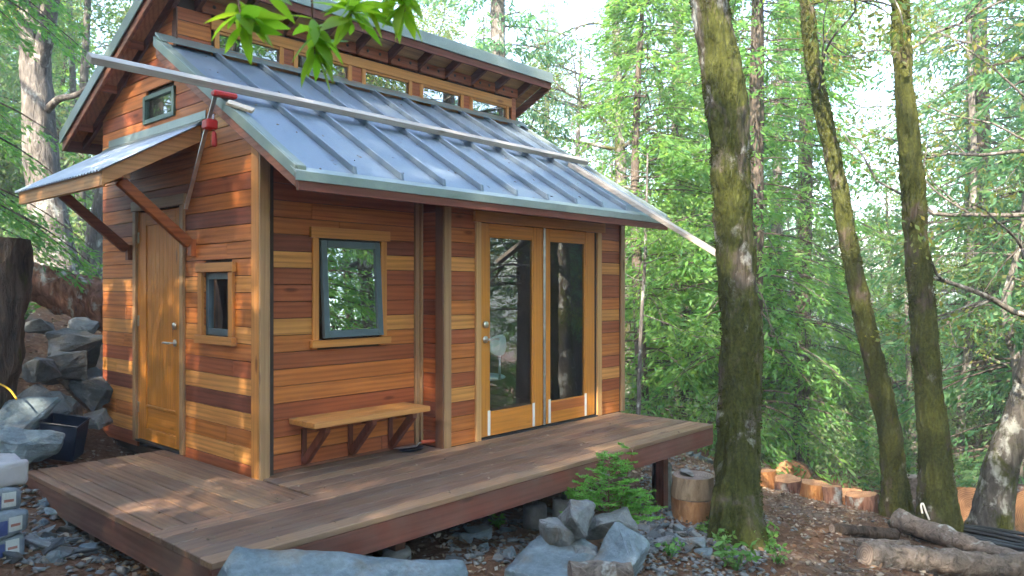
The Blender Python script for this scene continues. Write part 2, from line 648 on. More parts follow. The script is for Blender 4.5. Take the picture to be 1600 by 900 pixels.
S_BLUE = rock_mat("blue_slate", (.075, .11, .13), (.22, .28, .315))
S_GREY = rock_mat("grey_slate", (.09, .10, .105), (.25, .265, .27))
S_DARK = rock_mat("dark_slate", (.025, .03, .034), (.10, .112, .12))


def ground_mat():
    m, nt, b, out = new_mat("forest_floor")
    tc = N(nt, "ShaderNodeTexCoord")
    v = tc.outputs["Object"]
    f = noise(nt, v, 1.1, 8, .65)
    g = noise(nt, v, 14, 8, .7)
    h = noise(nt, v, 60, 5, .7)
    col = ramp(nt, g, [(.25, (.05, .026, .015)), (.5, (.13, .068, .04)), (.72, (.22, .15, .105))])
    col = mixc(nt, col, (.17, .155, .14), ramp(nt, f, [(.5, (0, 0, 0)), (.7, (.7, .7, .7))]))
    col = mixc(nt, col, ramp(nt, h, [(.3, (.55, .5, .46)), (.7, (1.3, 1.27, 1.2))]), .8, 'MULTIPLY')
    nt.links.new(col, b.inputs["Base Color"])
    b.inputs["Roughness"].default_value = .95
    b.inputs["Specular IOR Level"].default_value = .2
    bump(nt, b, g, .8, .05)
    return m


# ------------------------------------------------------------------ the ground
_ctrl = [(60, 870, 5.0), (250, 950, 4.6), (750, 885, 5.5), (900, 880, 5.6), (1050, 830, 6.8), (1170, 835, 6.7), (1250, 900, 5.8),
         (1450, 905, 5.8), (1300, 830, 8.0), (1240, 792, 11.5), (1350, 803, 10.6), (1220, 812, 9.6), (1300, 815, 9.3), (1560, 830, 9.5), (1400, 800, 9.4), (1465, 805, 8.6), (80, 690, 7.0), (100, 610, 7.6),
         (20, 620, 6.5), (100, 530, 8.6), (100, 425, 12), (0, 460, 9), (1060, 700, 10), (1150, 725, 12), (1250, 740, 14), (-150, 800, 4.5)]
_cp = np.array([at(*c) for c in _ctrl])
_cp = np.vstack([_cp, [[-3, -5.1, -.35], [-1.6, -2.8, -.45], [.5, -2.6, -.6], [2, 5, .3], [-1.5, -3.8, -.45], [0, 1.5, -.5], [2.5, 1.0, -.62], [4.5, 1.0, -.85], [1, -1, -.55], [-.4, 2.2, -.30], [-.25, 2.9, -.25], [-.9, 2.5, -.1], [.5, 3.6, -.1], [-.5, 1.8, -.4], [-.5, .5, -.5], [-1, 1.4, -.3], [2.5, -1, -.62], [-3, -1, -.2], [0, -4, -.55], [3, -3.5, -.75]]])


def _plane(x, y):
    qx, qy = x - CAM[0], y - CAM[1]
    fw = qx * _f[0] + qy * _f[1]
    lt = qx * _r[0] + qy * _r[1]
    return -.3 - .25 * 22 * np.tanh(lt / 22) - .1 * 40 * np.tanh((fw - 6) / 40)


def ground_z(x, y, rough=True):
    x = np.asarray(x, float)
    y = np.asarray(y, float)
    base = _plane(x, y)
    res = _cp[:, 2] - _plane(_cp[:, 0], _cp[:, 1])
    d2 = (x[..., None] - _cp[:, 0]) ** 2 + (y[..., None] - _cp[:, 1]) ** 2
    w = np.exp(-d2 / (2 * 1.1 ** 2)) + .02 * np.exp(-d2 / (2 * 3.0 ** 2))
    z = base + (w * res).sum(-1) / (w.sum(-1) + .004)
    if rough:
        sh = x.shape
        p = np.stack([x.ravel(), y.ravel(), np.zeros(x.size)], 1)
        z = z + (.05 * fbm(p * .9, 3) + .02 * fbm(p * 4, 9, 2)).reshape(sh)
    return z


def gz(x, y):
    return float(ground_z(np.array([x]), np.array([y]))[0])


t = np.linspace(-1, 1, 300)
gx = 1.0 + 10 * np.sinh(t * 3.0) / np.sinh(3.0) * 8.4
gy = -1.0 + 10 * np.sinh(t * 3.0) / np.sinh(3.0) * 8.4
GX, GY = np.meshgrid(gx, gy, indexing='ij')
GZ = ground_z(GX, GY)
n = len(t)
idx = np.arange(n * n).reshape(n, n)
Fg = np.stack([idx[:-1, :-1], idx[1:, :-1], idx[1:, 1:], idx[:-1, 1:]], -1).reshape(-1, 4)
tag(mesh_np("ground", np.stack([GX, GY, GZ], -1).reshape(-1, 3), Fg, ground_mat(), None, True), kind="structure")

# ------------------------------------------------------------------ the cabin
T_O = (.50, .178, .045)      # orange cedar
T_Y = (.62, .295, .088)      # pale cedar
T_R = (.34, .10, .038)      # red cedar
T_D = (.21, .068, .04)     # dark cedar
T_TRIM = (.56, .25, .07)
T_POST = (.36, .225, .12)
T_DOOR = (.58, .235, .035)
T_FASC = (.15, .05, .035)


def jit(c, a=.10):
    k = 1 + random.uniform(-a, a)
    return (c[0] * k * (1 + random.uniform(-.03, .03)), c[1] * k, c[2] * k * (1 + random.uniform(-.05, .05)))


cabin = empty("cabin", (0, 0, 0), "small cedar cabin with a blue-grey metal roof and glass double doors", "cabin")
ROW, GAP = .1295, .005
LX, LY = 4.42, 2.99
YL, YR = .10, -.20                      # front wall: set-back bay and bump-out
XB = 1.62                               # where the bump-out begins
FS = .61                                # lower roof slope
def zlow(y): return 2.165 + (y + .75) * FS       # top of the lower roof
US = .484
def zup(y): return 3.955 - (y - 1.10) * US       # underside line of the upper roof
YC = 1.40                               # clerestory wall

TONE = {'O': T_O, 'Y': T_Y, 'R': T_R, 'D': T_D}


def planks(parent, axis, off0, off1, lo, hi, z0, z1, rows, openings, mat, clips=(), joints=0.25, first=0):
    """rows of boards on one wall; openings = (a, b, z0, z1) in wall coordinates"""
    k = first
    z = z0
    while z < z1 - .01:
        zt = min(z + ROW, z1)
        segs = [(lo, hi)]
        for (a, b, oa, ob) in openings:
            if ob > z + .02 and oa < zt - .02:
                segs = [s for (p, q) in segs for s in ((p, min(q, a)), (max(p, b), q)) if s[1] - s[0] > .015]
        for (p, q) in segs:
            cuts = [p, q]
            if q - p > .5 and random.random() < joints:
                cuts = [p, p + random.uniform(.25, .75) * (q - p), q]
            for a, b in zip(cuts[:-1], cuts[1:]):
                base = TONE[rows[k % len(rows)]]
                poly = [(a + .0012, z + GAP / 2), (b - .0012, z + GAP / 2), (b - .0012, zt - GAP / 2), (a + .0012, zt - GAP / 2)]
                for nrm, c in clips:
                    poly = clip(poly, nrm, c)
                    if len(poly) < 3: break
                if len(poly) < 3: continue
                dj = random.uniform(-.0015, .0015)
                prism("siding_plank", poly, axis, off0 + dj, off1, mat, parent, jit(base), .002)
        z = zt
        k += 1


def core(name, axis, o0, o1, lo, hi, z0, z1, openings, mat, parent):
    """a wall core built of blocks round its openings, one mesh"""
    bm = bmesh.new()
    cs = sorted({lo, hi, *[v for o in openings for v in o[:2]]})
    cs = [c for c in cs if lo <= c <= hi]
    for a, b in zip(cs[:-1], cs[1:]):
        m = (a + b) / 2
        gaps = sorted((o[2], o[3]) for o in openings if o[0] < m < o[1])
        z = z0
        for g0, g1 in gaps + [(z1, z1)]:
            if g0 > z + 1e-4:
                p = {'x': ((o0, a, z), (o1, b, g0)), 'y': ((a, o0, z), (b, o1, g0))}[axis]
                bm_box(bm, *p)
            z = max(z, g1)
    return from_bm(name, bm, mat, parent)


# --- gable wall (faces -X)
G_OPEN = [(1.245, 2.165, -.05, 2.10), (.43, .88, 1.015, 1.535), (1.42, 1.97, 2.905, 3.105)]
g_rows = "RYOYDYROYOOYOOODOROOOYOROOY"  # upper D row: dark board, part of its tone is painted-in shade
gable = core("gable_wall", 'x', .02, .12, .03, LY, -.12, 2.44, [o for o in G_OPEN if o[3] < 2.4], M_DARK, cabin)
cl_low = ((-FS, 1.0), zlow(0) - .13)
cl_up = ((US, 1.0), zup(0) + .06)
prism("gable_core", clip(clip([(.05, 2.44), (LY, 2.44), (LY, 3.35), (.05, 3.35)], *cl_low), *cl_up), 'x', .03, .12, M_DARK, gable, bev=0)
prism("gable_core", clip([(YC, 3.352), (LY, 3.352), (LY, 4.2), (YC, 4.2)], *cl_up), 'x', .03, .12, M_DARK, gable, bev=0)
planks(gable, 'x', 0.0, .02, .035, LY, -.06, 3.3, g_rows, G_OPEN, WY, [cl_low, cl_up], .22)
planks(gable, 'x', 0.0, .02, YC + .03, LY, 3.3065, 4.0, "ROOR", [], WY, [cl_up], .0)

# --- front wall, set-back bay
f_rows = "RORROORYYRRRYDOORRR"
f_rows = "RORROORO" + "YRRRYDOORR"
F1_OPEN = [(.55, 1.175, .985, 1.815)]
front1 = core("front_wall", 'y', YL + .02, YL + .12, .02, XB + .10, -.12, 2.45, F1_OPEN, M_DARK, cabin)
planks(front1, 'y', YL, YL + .02, .125, XB - .06, 0.0, 2.36, f_rows, F1_OPEN, WX, (), .12)
# --- bump-out
F2_OPEN = [(2.06, 3.93, -.05, 2.045)]
b_rows = "OORYROOR" + "YORRYRORR"
front2 = core("bump_wall", 'y', YR + .02, YR + .12, XB + .03, LX, -.12, 2.40, F2_OPEN, M_DARK, cabin)
planks(front2, 'y', YR, YR + .02, XB + .095, LX - .055, -.005, 2.32, b_rows, F2_OPEN, WX, (), .15)
ret = core("return_wall", 'x', XB + .03, XB + .12, YR + .125, YL + .2, -.12, 2.40, [], M_DARK, cabin)
planks(ret, 'x', XB + .008, XB + .028, YR + .03, YL - .03, 0, 2.36, "RRDRROR", [], WY, (), 0)
# --- far gable and back wall: plain inside faces
far = core("end_wall", 'x', LX - .1, LX - .002, YR + .125, LY - .1, -.12, 2.38, [], M_INT, cabin)
planks(far, 'x', LX - .001, LX + .018, YR + .05, LY, -.01, 2.4, "ROYOR", [], WY, (), .2)
BW = [(1.55, 2.25, 1.0, 1.95)]
back = core("back_wall", 'y', LY - .1, LY, .125, LX - .105, -.12, 3.0, BW, M_INT, cabin)
box("interior_floor", (.13, YL + .13, -.02), (LX - .11, LY - .11, .012), DX, cabin, (.2, .1, .05), 0)
box("interior_floor", (XB + .13, YR + .13, -.02), (LX - .11, YL + .128, .012), DX, cabin, (.2, .1, .05), 0)
bwin = box("rear_window", (1.55, LY - .06, 1.0), (2.25, LY - .045, 1.95), M_GLASS, cabin, bev=0)
for a, b in (((1.55, LY - .08, 1.0), (1.60, LY - .02, 1.95)), ((2.20, LY - .08, 1.0), (2.25, LY - .02, 1.95)), ((1.60, LY - .08, 1.0), (2.20, LY - .02, 1.05)), ((1.60, LY - .08, 1.90), (2.20, LY - .02, 1.95))):
    box("sash", a, b, M_SASH, bwin)

# --- corner posts and trim
bm = bmesh.new()
bm_box(bm, (-.022, -.0, -.02), (.0, .095, 2.55), .003)
o = prism("corner_board", clip([(0.0, -.02), (.10, -.02), (.10, 2.60), (0.0, 2.60)], *cl_low), 'x', -.024, -.0015, TZ, cabin, T_TRIM)
bm.free()
box("corner_board", (-.022, -.024, -.02), (.055, -.001, 2.40), TZ, cabin, T_POST)
box("corner_board", (.0, .0005, -.02), (.075, YL + .012, 2.40), TZ, cabin, T_POST)
box("corner_board", (XB - .055, YL - .022, 0), (XB - .02, YL + .012, 2.36), TZ, cabin, T_POST)
box("corner_board", (XB - .018, YL - .05, 0), (XB + .006, YL + .0, 2.36), TZ, cabin, jit(T_POST))
box("corner_board", (XB - .012, YR - .022, -.004), (XB + .0075, YR + .075, 2.34), TZ, cabin, (.17, .085, .05))
box("corner_board", (XB + .008, YR - .024, -.004), (XB + .092, YR - .001, 2.33), TZ, cabin, T_POST)
box("corner_board", (LX - .052, YR - .024, -.004), (LX + .024, YR - .001, 2.33), TZ, cabin, T_POST)
box("corner_board", (LX + .019, YR - .0005, -.004), (LX + .03, YR + .07, 2.33), TZ, cabin, T_POST)
box("base_trim", (.06, YL - .012, -.03), (XB - .06, YL - .0005, .018), WX, cabin, (.2, .08, .05))

# --- front window, awning sash tipped open
win = empty("window", (.86, YL, .93), None, None)
win.parent = cabin
def wpart(nm, a, b, mat, col=None, bev=.003, M=None, par=None): return box(nm, a, b, mat, par or win, col, bev, M)
wpart("head_casing", (.475, YL - .032, 1.80), (1.265, YL - .0005, 1.885), TX, T_TRIM)
wpart("sill", (.475, YL - .045, .925), (1.265, YL - .0005, .985), TX, T_TRIM)
wpart("side_casing", (.497, YL - .022, .986), (.553, YL - .0005, 1.799), TZ, T_TRIM)
wpart("side_casing", (1.172, YL - .022, .986), (1.235, YL - .0005, 1.799), TZ, T_TRIM)
wpart("jamb", (.554, YL - .004, .99), (.566, YL + .11, 1.80), M_BLACKP)
wpart("jamb", (1.160, YL - .004, .99), (1.171, YL + .11, 1.80), M_BLACKP)
wpart("jamb", (.567, YL - .004, 1.786), (1.159, YL + .11, 1.798), M_BLACKP)
Mt = Matrix.Translation((0, YL - .012, 1.782)) @ Matrix.Rotation(R(-3.8), 4, 'X') @ Matrix.Translation((0, -(YL - .012), -1.782))
for a, b in (((.568, YL - .03, 1.0), (.620, YL + .01, 1.782)), ((1.10, YL - .03, 1.0), (1.155, YL + .01, 1.782)), ((.6205, YL - .03, 1.0), (1.0995, YL + .01, 1.058)), ((.6205, YL - .03, 1.725), (1.0995, YL + .01, 1.782))):
    wpart("sash", a, b, M_SASH, None, .004, Mt)
wpart("pane", (.6195, YL - .012, 1.0575), (1.1005, YL - .004, 1.7255), M_GLASSW, None, 0, Mt)

# --- small gable window
w2 = empty("window", (0, .65, .97), None, None)
w2.parent = cabin
def xp(nm, y0, y1, z0, z1, x0, x1, mat, par, col=None, bev=.003): return box(nm, (x0, y0, z0), (x1, y1, z1), mat, par, col, bev)
xp("head_casing", .352, .962, 1.525, 1.60, -.036, -.0015, TY, w2, T_TRIM)
xp("sill", .352, .962, .955, 1.02, -.046, -.0015, TY, w2, T_TRIM)
xp("side_casing", .375, .445, 1.021, 1.524, -.026, -.0015, TZ, w2, T_TRIM)
xp("side_casing", .872, .938, 1.021, 1.524, -.026, -.0015, TZ, w2, T_TRIM)
for y0, y1, z0, z1 in ((.446, .494, 1.023, 1.523), (.824, .871, 1.023, 1.523), (.4945, .8235, 1.023, 1.075), (.4945, .8235, 1.47, 1.523)):
    xp("sash", y0, y1, z0, z1, .012, .06, M_SASH, w2)
xp("pane", .4935, .8245, 1.0745, 1.4705, .034, .040, M_GLASS, w2, bev=0)
# --- gable vent window
w3 = empty("window", (0, 1.7, 2.9), None, None)
w3.parent = cabin
for y0, y1, z0, z1 in ((1.385, 1.43, 2.875, 3.13), (1.965, 2.01, 2.875, 3.13), (1.4305, 1.9645, 2.875, 2.915), (1.4305, 1.9645, 3.09, 3.13)):
    xp("sash", y0, y1, z0, z1, -.02, .03, M_SASHG, w3)
xp("pane", 1.4295, 1.9655, 2.9145, 3.0905, .0, .006, M_GLASS, w3, bev=0)

# --- gable door
door = empty("door", (0, 1.7, 0), None, None)
door.parent = cabin
xp("side_casing", 1.20, 1.262, 0.0, 2.10, -.028, -.0015, TZ, door, T_POST)
xp("side_casing", 2.145, 2.208, 0.0, 2.10, -.028, -.0015, TZ, door, T_POST)
xp("head_casing", 1.17, 2.238, 2.101, 2.19, -.032, -.0015, TY, door, T_POST)
xp("jamb", 1.263, 1.28, 0, 2.098, -.004, .1, TZ, door, T_TRIM)
xp("jamb", 2.127, 2.144, 0, 2.098, -.004, .1, TZ, door, T_TRIM)
xp("threshold", 1.263, 2.144, 0.0, .018, -.03, .1, M_BLACKP, door)
xp("stile", 1.283, 1.385, .024, 2.085, -.002, .038, TZ, door, T_DOOR)
xp("stile", 1.975, 2.124, .024, 2.085, -.002, .038, TZ, door, jit(T_DOOR, .04))
xp("rail", 1.386, 1.974, 1.965, 2.085, -.002, .038, TY, door, T_DOOR)
xp("rail", 1.386, 1.974, .024, .13, -.002, .038, TY, door, T_DOOR)
xp("rail", 1.386, 1.974, .325, .345, -.002, .038, TY, door, jit(T_DOOR, .04))
for k in range(7):
    y0 = 1.386 + k * .084
    xp("panel_board", y0 + .0005, y0 + .0835, .346, 1.964, .008, .03, TZ, door, jit(T_DOOR, .015), .0015)
xp("kick_panel", 1.388, 1.972, .132, .323, .010, .03, TY, door, jit(T_DOOR, .05), .008)
for z in (.31, 1.10, 1.86):
    xp("hinge", 2.118, 2.136, z - .05, z + .05, -.012, .0, M_CHROME, door)
hl = tube("handle", [(-.0, 1.385, .93), (-.05, 1.385, .93), (-.058, 1.395, .93), (-.06, 1.50, .93)], .010, M_CHROME, door, 10)
tube("rosette", [(-.002, 1.385, .93), (-.012, 1.385, .93), (-.015, 1.385, .93)], [.030, .030, .022], M_CHROME, door, 18)
tube("deadbolt", [(-.002, 1.385, 1.075), (-.018, 1.385, 1.075), (-.024, 1.385, 1.075)], [.031, .031, .022], M_CHROME, door, 18)

# --- double doors on the bump-out
dd = empty("double_door_frame", (3.0, YR, 0), None, None)
dd.parent = cabin
box("head_casing", (2.0, YR - .040, 2.005), (4.035, YR - .0005, 2.105), TX, dd, T_TRIM)
box("side_casing", (2.022, YR - .028, 0.0), (2.087, YR - .0005, 2.004), TZ, dd, (.56, .33, .14))
box("side_casing", (3.905, YR - .028, 0.0), (3.985, YR - .0005, 2.004), TZ, dd, (.56, .33, .14))
box("threshold", (2.088, YR - .035, 0.0), (3.904, YR + .12, .016), M_BLACKP, dd)
box("jamb", (3.872, YR - .010, .017), (3.9035, YR + .11, 2.003), M_DARK, dd)
for li, (x0, x1, gx0, gx1) in enumerate(((2.092, 2.985, 2.205, 2.838), (3.005, 3.868, 3.095, 3.70))):
    leaf = empty("door", (x0, YR, .02), None, None)
    leaf.parent = cabin
    y0, y1 = YR - .012, YR + .034
    box("stile", (x0, y0, .024), (gx0, y1, 2.0), TZ, leaf, jit(T_DOOR, .04))
    box("stile", (gx1, y0, .024), (x1, y1, 2.0), TZ, leaf, jit(T_DOOR, .04))
    box("rail", (gx0 + .0005, y0, 1.885), (gx1 - .0005, y1, 2.0), TX, leaf, jit(T_DOOR, .04))
    box("rail", (gx0 + .0005, y0, .024), (gx1 - .0005, y1, .235 if li == 0 else .14), TX, leaf, jit(T_DOOR, .04))
    if li == 1:
        box("rail", (gx0 + .0005, y0 + .001, .1405), (gx1 - .0005, y1, .235), TX, leaf, (.42, .13, .03))
    for a, b in (((gx0 + .0005, y0 + .004, .2355), (gx0 + .014, y0 + .02, 1.8845)), ((gx1 - .014, y0 + .004, .2355), (gx1 - .0005, y0 + .02, 1.8845)), ((gx0 + .0145, y0 + .004, .2355), (gx1 - .0145, y0 + .02, .249)), ((gx0 + .0145, y0 + .004, 1.871), (gx1 - .0145, y0 + .02, 1.8845))):
        box("glazing_bead", a, b, TZ if b[2] - a[2] > .5 else TX, leaf, T_DOOR, .002)
    box("pane", (gx0, y0 + .021, .236), (gx1, y0 + .027, 1.884), M_GLASS, leaf, bev=0)
    for x in (gx0 - .022, gx1 - .014):
        box("tape_strip", (x, y0 - .0016, .03), (x + .036, y0 - .0004, .262 if li == 0 else .27), M_TAPE, leaf, bev=0)
    if li == 0:
        tube("handle", [(x0 + .055, y0, .925), (x0 + .055, y0 - .045, .925), (x0 + .062, y0 - .055, .925), (x0 + .18, y0 - .057, .925)], .010, M_CHROME, leaf, 10)
        tube("rosette", [(x0 + .055, y0, .925), (x0 + .055, y0 - .012, .925), (x0 + .055, y0 - .015, .925)], [.032, .032, .022], M_CHROME, leaf, 18)
        tube("deadbolt", [(x0 + .055, y0, 1.062), (x0 + .055, y0 - .018, 1.062), (x0 + .055, y0 - .024, 1.062)], [.033, .033, .022], M_CHROME, leaf, 18)
    else:
        box("astragal", (x0 - .018, y0 - .014, .024), (x0 + .012, y0 - .0005, 2.0), M_STEEL, leaf)

# --- lower roof
roof = empty("lower_roof", (2, 0, 2.6), None, None)
roof.parent = cabin
RX0, RX1, RY0, RY1 = -.17, 4.50, -.75, YC - .004


def roof_pt(x, y, dz=0.0): return (x, y, zlow(y) + dz)


prism("roof_deck", [(RY0 + .03, zlow(RY0 + .03) - .035), (RY1, zlow(RY1) - .035), (RY1, zlow(RY1) - .012), (RY0 + .03, zlow(RY0 + .03) - .012)], 'x', RX0 + .03, RX1 - .03, WY, roof, (.20, .09, .05), 0)
seams = [RX0 + .07] + [.335 + .43 * k for k in range(10)] + [RX1 - .03]
for a, b in zip(seams[:-1], seams[1:]):
    prism("roof_panel", [(RY0, zlow(RY0) - .010), (RY1, zlow(RY1) - .010), (RY1, zlow(RY1)), (RY0, zlow(RY0))], 'x', a + .001, b - .001, M_ROOF, roof, None, 0)
for x in seams[1:-1]:
    prism("roof_seam", [(RY0 + .055, zlow(RY0 + .055) + .0005), (RY1 - .03, zlow(RY1 - .03) + .0005), (RY1 - .03, zlow(RY1 - .03) + .055), (RY0 + .066, zlow(RY0 + .066) + .055)], 'x', x - .015, x + .015, M_ROOF, roof, None, .004)
prism("eave_drip", [(RY0 - .012, zlow(RY0) - .062), (RY0 - .001, zlow(RY0) - .062), (RY0 - .001, zlow(RY0) - .011), (RY0 + .06, zlow(RY0 + .06) - .011 + .0115), (RY0 + .06, zlow(RY0 + .06) + .004), (RY0 - .012, zlow(RY0) + .002)], 'x', RX0 - .02, RX1 + .02, M_FLASH, roof, None, .002)
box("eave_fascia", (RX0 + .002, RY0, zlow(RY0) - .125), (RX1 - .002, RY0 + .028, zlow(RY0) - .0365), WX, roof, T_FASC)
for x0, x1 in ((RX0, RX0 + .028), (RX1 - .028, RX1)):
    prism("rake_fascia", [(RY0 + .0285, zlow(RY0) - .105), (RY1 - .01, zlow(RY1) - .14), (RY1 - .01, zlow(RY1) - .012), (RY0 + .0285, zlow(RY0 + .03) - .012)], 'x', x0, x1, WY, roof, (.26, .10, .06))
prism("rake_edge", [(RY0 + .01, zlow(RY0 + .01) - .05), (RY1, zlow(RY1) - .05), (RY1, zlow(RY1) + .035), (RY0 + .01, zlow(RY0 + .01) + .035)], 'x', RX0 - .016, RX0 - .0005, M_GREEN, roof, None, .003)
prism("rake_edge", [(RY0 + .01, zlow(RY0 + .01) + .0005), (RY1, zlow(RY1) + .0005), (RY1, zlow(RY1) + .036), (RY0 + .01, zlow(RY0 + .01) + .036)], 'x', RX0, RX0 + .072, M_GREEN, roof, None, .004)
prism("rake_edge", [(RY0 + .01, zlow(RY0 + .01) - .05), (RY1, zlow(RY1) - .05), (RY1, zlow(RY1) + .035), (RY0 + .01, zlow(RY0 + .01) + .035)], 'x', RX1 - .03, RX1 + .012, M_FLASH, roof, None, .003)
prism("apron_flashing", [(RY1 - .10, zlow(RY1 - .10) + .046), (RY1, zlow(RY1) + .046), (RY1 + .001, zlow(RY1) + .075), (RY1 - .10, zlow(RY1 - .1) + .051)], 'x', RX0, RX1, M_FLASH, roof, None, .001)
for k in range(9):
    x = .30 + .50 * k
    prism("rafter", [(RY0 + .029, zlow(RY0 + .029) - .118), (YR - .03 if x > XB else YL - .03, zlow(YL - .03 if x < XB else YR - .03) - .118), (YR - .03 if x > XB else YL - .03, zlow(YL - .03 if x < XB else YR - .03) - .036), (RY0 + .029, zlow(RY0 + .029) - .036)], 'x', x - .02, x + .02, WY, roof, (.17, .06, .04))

# --- clerestory wall
cler = core("clerestory_wall", 'y', YC + .02, YC + .12, .03, LX - .05, 3.2, 3.93, [(a, a + .59, 3.535, 3.665) for a in (.39, 1.19, 2.0, 2.8, 3.59)], M_DARK, cabin)
CW = [(.39, .99), (1.19, 1.78), (2.0, 2.59), (2.8, 3.39), (3.59, 4.19)]
planks(cler, 'y', YC, YC + .02, .015, .325, 3.45, 3.82, "ROR", [], WX, (), 0)
box("header_trim", (.31, YC - .030, 3.69), (4.285, YC - .0005, 3.79), TX, cler, T_TRIM)
box("sill_trim", (.31, YC - .036, 3.455), (4.285, YC - .0005, 3.525), TX, cler, jit(T_TRIM))
for k, (a, b) in enumerate(CW):
    w = empty("window", ((a + b) / 2, YC, 3.53), None, None)
    w.parent = cabin
    box("side_casing", (a - .045, YC - .026, 3.5255), (a, YC - .0005, 3.6895), TZ, w, T_TRIM)
    box("side_casing", (b, YC - .026, 3.5255), (b + .045, YC - .0005, 3.6895), TZ, w, T_TRIM)
    box("top_stop", (a + .0005, YC - .016, 3.666), (b - .0005, YC + .02, 3.689), TX, w, T_TRIM)
    box("pane", (a + .0005, YC + .004, 3.526), (b - .0005, YC + .010, 3.6655), M_GLASSW, w, bev=0)
    if k:
        p = CW[k - 1][1]
        box("infill_panel", (p + .046, YC - .012, 3.5255), (a - .046, YC - .0005, 3.6895), WX, cler, jit(T_R))
box("corner_board", (4.286, YC - .02, 3.45), (4.37, YC - .0005, 3.86), WX, cler, jit(T_R))
box("corner_board", (-.0, YC - .022, 3.36), (.014, YC + .06, 3.80), TZ, cler, (.10, .045, .03))
prism("side_panel", [(YC, 3.3), (LY, 2.6), (LY, zup(LY) + .06), (YC, zup(YC) + .06)], 'x', LX - .05, LX - .03, WY, cler, T_R)

# --- upper roof
ur = empty("upper_roof", (2, 2, 3.6), None, None)
ur.parent = cabin
UX0, UX1, UY0, UY1 = -.20, 4.74, 1.10, 3.50


def zu(y, k): return zup(y) + k


prism("roof_deck", [(UY0 + .03, zu(UY0 + .03, .115)), (UY1, zu(UY1, .115)), (UY1, zu(UY1, .13)), (UY0 + .03, zu(UY0 + .03, .13))], 'x', UX0 + .03, UX1 - .03, WX, ur, (.50, .30, .13), 0)
prism("roof_sheet", [(UY0 - .02, zu(UY0 - .02, .165)), (UY1 + .02, zu(UY1 + .02, .165)), (UY1 + .02, zu(UY1 + .02, .185)), (UY0 - .02, zu(UY0 - .02, .185))], 'x', UX0 - .01, UX1 + .01, M_ROOF, ur, None, .002)
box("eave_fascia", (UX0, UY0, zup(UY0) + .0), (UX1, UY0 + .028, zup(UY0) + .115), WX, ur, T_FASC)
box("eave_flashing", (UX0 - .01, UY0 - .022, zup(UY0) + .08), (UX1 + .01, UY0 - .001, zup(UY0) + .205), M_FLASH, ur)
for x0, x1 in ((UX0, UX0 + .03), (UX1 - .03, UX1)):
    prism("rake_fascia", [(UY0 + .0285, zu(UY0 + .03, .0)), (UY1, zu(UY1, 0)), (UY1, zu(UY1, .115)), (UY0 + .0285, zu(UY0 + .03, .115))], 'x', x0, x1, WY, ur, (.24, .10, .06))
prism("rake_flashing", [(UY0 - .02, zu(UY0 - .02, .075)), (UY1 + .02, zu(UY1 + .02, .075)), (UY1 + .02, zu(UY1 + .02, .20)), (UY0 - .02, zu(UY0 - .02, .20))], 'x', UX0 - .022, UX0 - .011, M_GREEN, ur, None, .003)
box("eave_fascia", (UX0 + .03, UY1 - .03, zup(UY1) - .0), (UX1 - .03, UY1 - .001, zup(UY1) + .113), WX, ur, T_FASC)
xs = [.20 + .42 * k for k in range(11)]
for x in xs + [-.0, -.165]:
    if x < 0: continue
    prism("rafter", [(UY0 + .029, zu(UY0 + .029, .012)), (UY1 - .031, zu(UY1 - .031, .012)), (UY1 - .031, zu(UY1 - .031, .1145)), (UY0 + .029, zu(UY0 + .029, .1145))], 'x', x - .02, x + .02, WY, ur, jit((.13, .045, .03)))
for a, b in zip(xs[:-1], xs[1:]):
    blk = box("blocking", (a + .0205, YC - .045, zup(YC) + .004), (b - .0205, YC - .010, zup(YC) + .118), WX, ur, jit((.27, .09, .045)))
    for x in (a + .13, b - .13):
        tube("vent_hole_disc", [(x, YC - .0465, zup(YC) + .07), (x, YC - .044, zup(YC) + .07)], .017, M_BLACKP, blk, 14)  # solid black disc, put in for the dark inside a drilled hole
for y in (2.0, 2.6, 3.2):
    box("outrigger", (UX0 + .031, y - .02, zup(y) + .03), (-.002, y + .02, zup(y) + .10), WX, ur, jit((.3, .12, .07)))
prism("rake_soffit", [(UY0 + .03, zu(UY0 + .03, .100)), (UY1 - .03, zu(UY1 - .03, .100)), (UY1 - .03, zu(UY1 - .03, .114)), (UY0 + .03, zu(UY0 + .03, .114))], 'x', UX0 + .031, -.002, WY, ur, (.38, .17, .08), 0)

# --- awning over the gable door
aw = empty("awning", (0, 1.8, 2.4), None, None)
aw.parent = cabin
AX, AY0, AY1 = -.78, .87, 2.80
def zaw(x): return 2.735 + (x - 0) * .60
ny = 150
ys = np.linspace(AY0 - .03, AY1 + .02, ny)
V, k = [], 0
for x in (AX - .03, .0):
    for y in ys:
        V.append((x, y, zaw(x) + .012 + .010 * math.sin((y - AY0) / .06 * 2 * math.pi)))
V = np.array(V)
V = np.vstack([V, V - [0, 0, .003]])
i = np.arange(ny - 1)
top = np.stack([i, i + 1, i + 1 + ny, i + ny], -1)
bot = np.stack([i + 2 * ny, i + 3 * ny, i + 1 + 3 * ny, i + 1 + 2 * ny], -1)
edge = np.stack([i, i + 2 * ny, i + 1 + 2 * ny, i + 1], -1)
mesh_np("corrugated_sheet", V, np.concatenate([top, bot, edge]), M_CORR, aw, True)
prism("wall_flashing", [(-.075, zaw(-.075) + .024), (-.003, zaw(0) + .028), (-.003, zaw(0) + .10), (-.006, zaw(0) + .10), (-.008, zaw(0) + .034), (-.075, zaw(-.075) + .028)], 'y', AY0 - .03, AY1 + .02, M_FLASH, aw, None, 0)
box("front_fascia", (AX, AY0 + .0405, zaw(AX) - .115), (AX + .036, AY1 - .0405, zaw(AX) - .004), WY, aw, (.47, .26, .11))
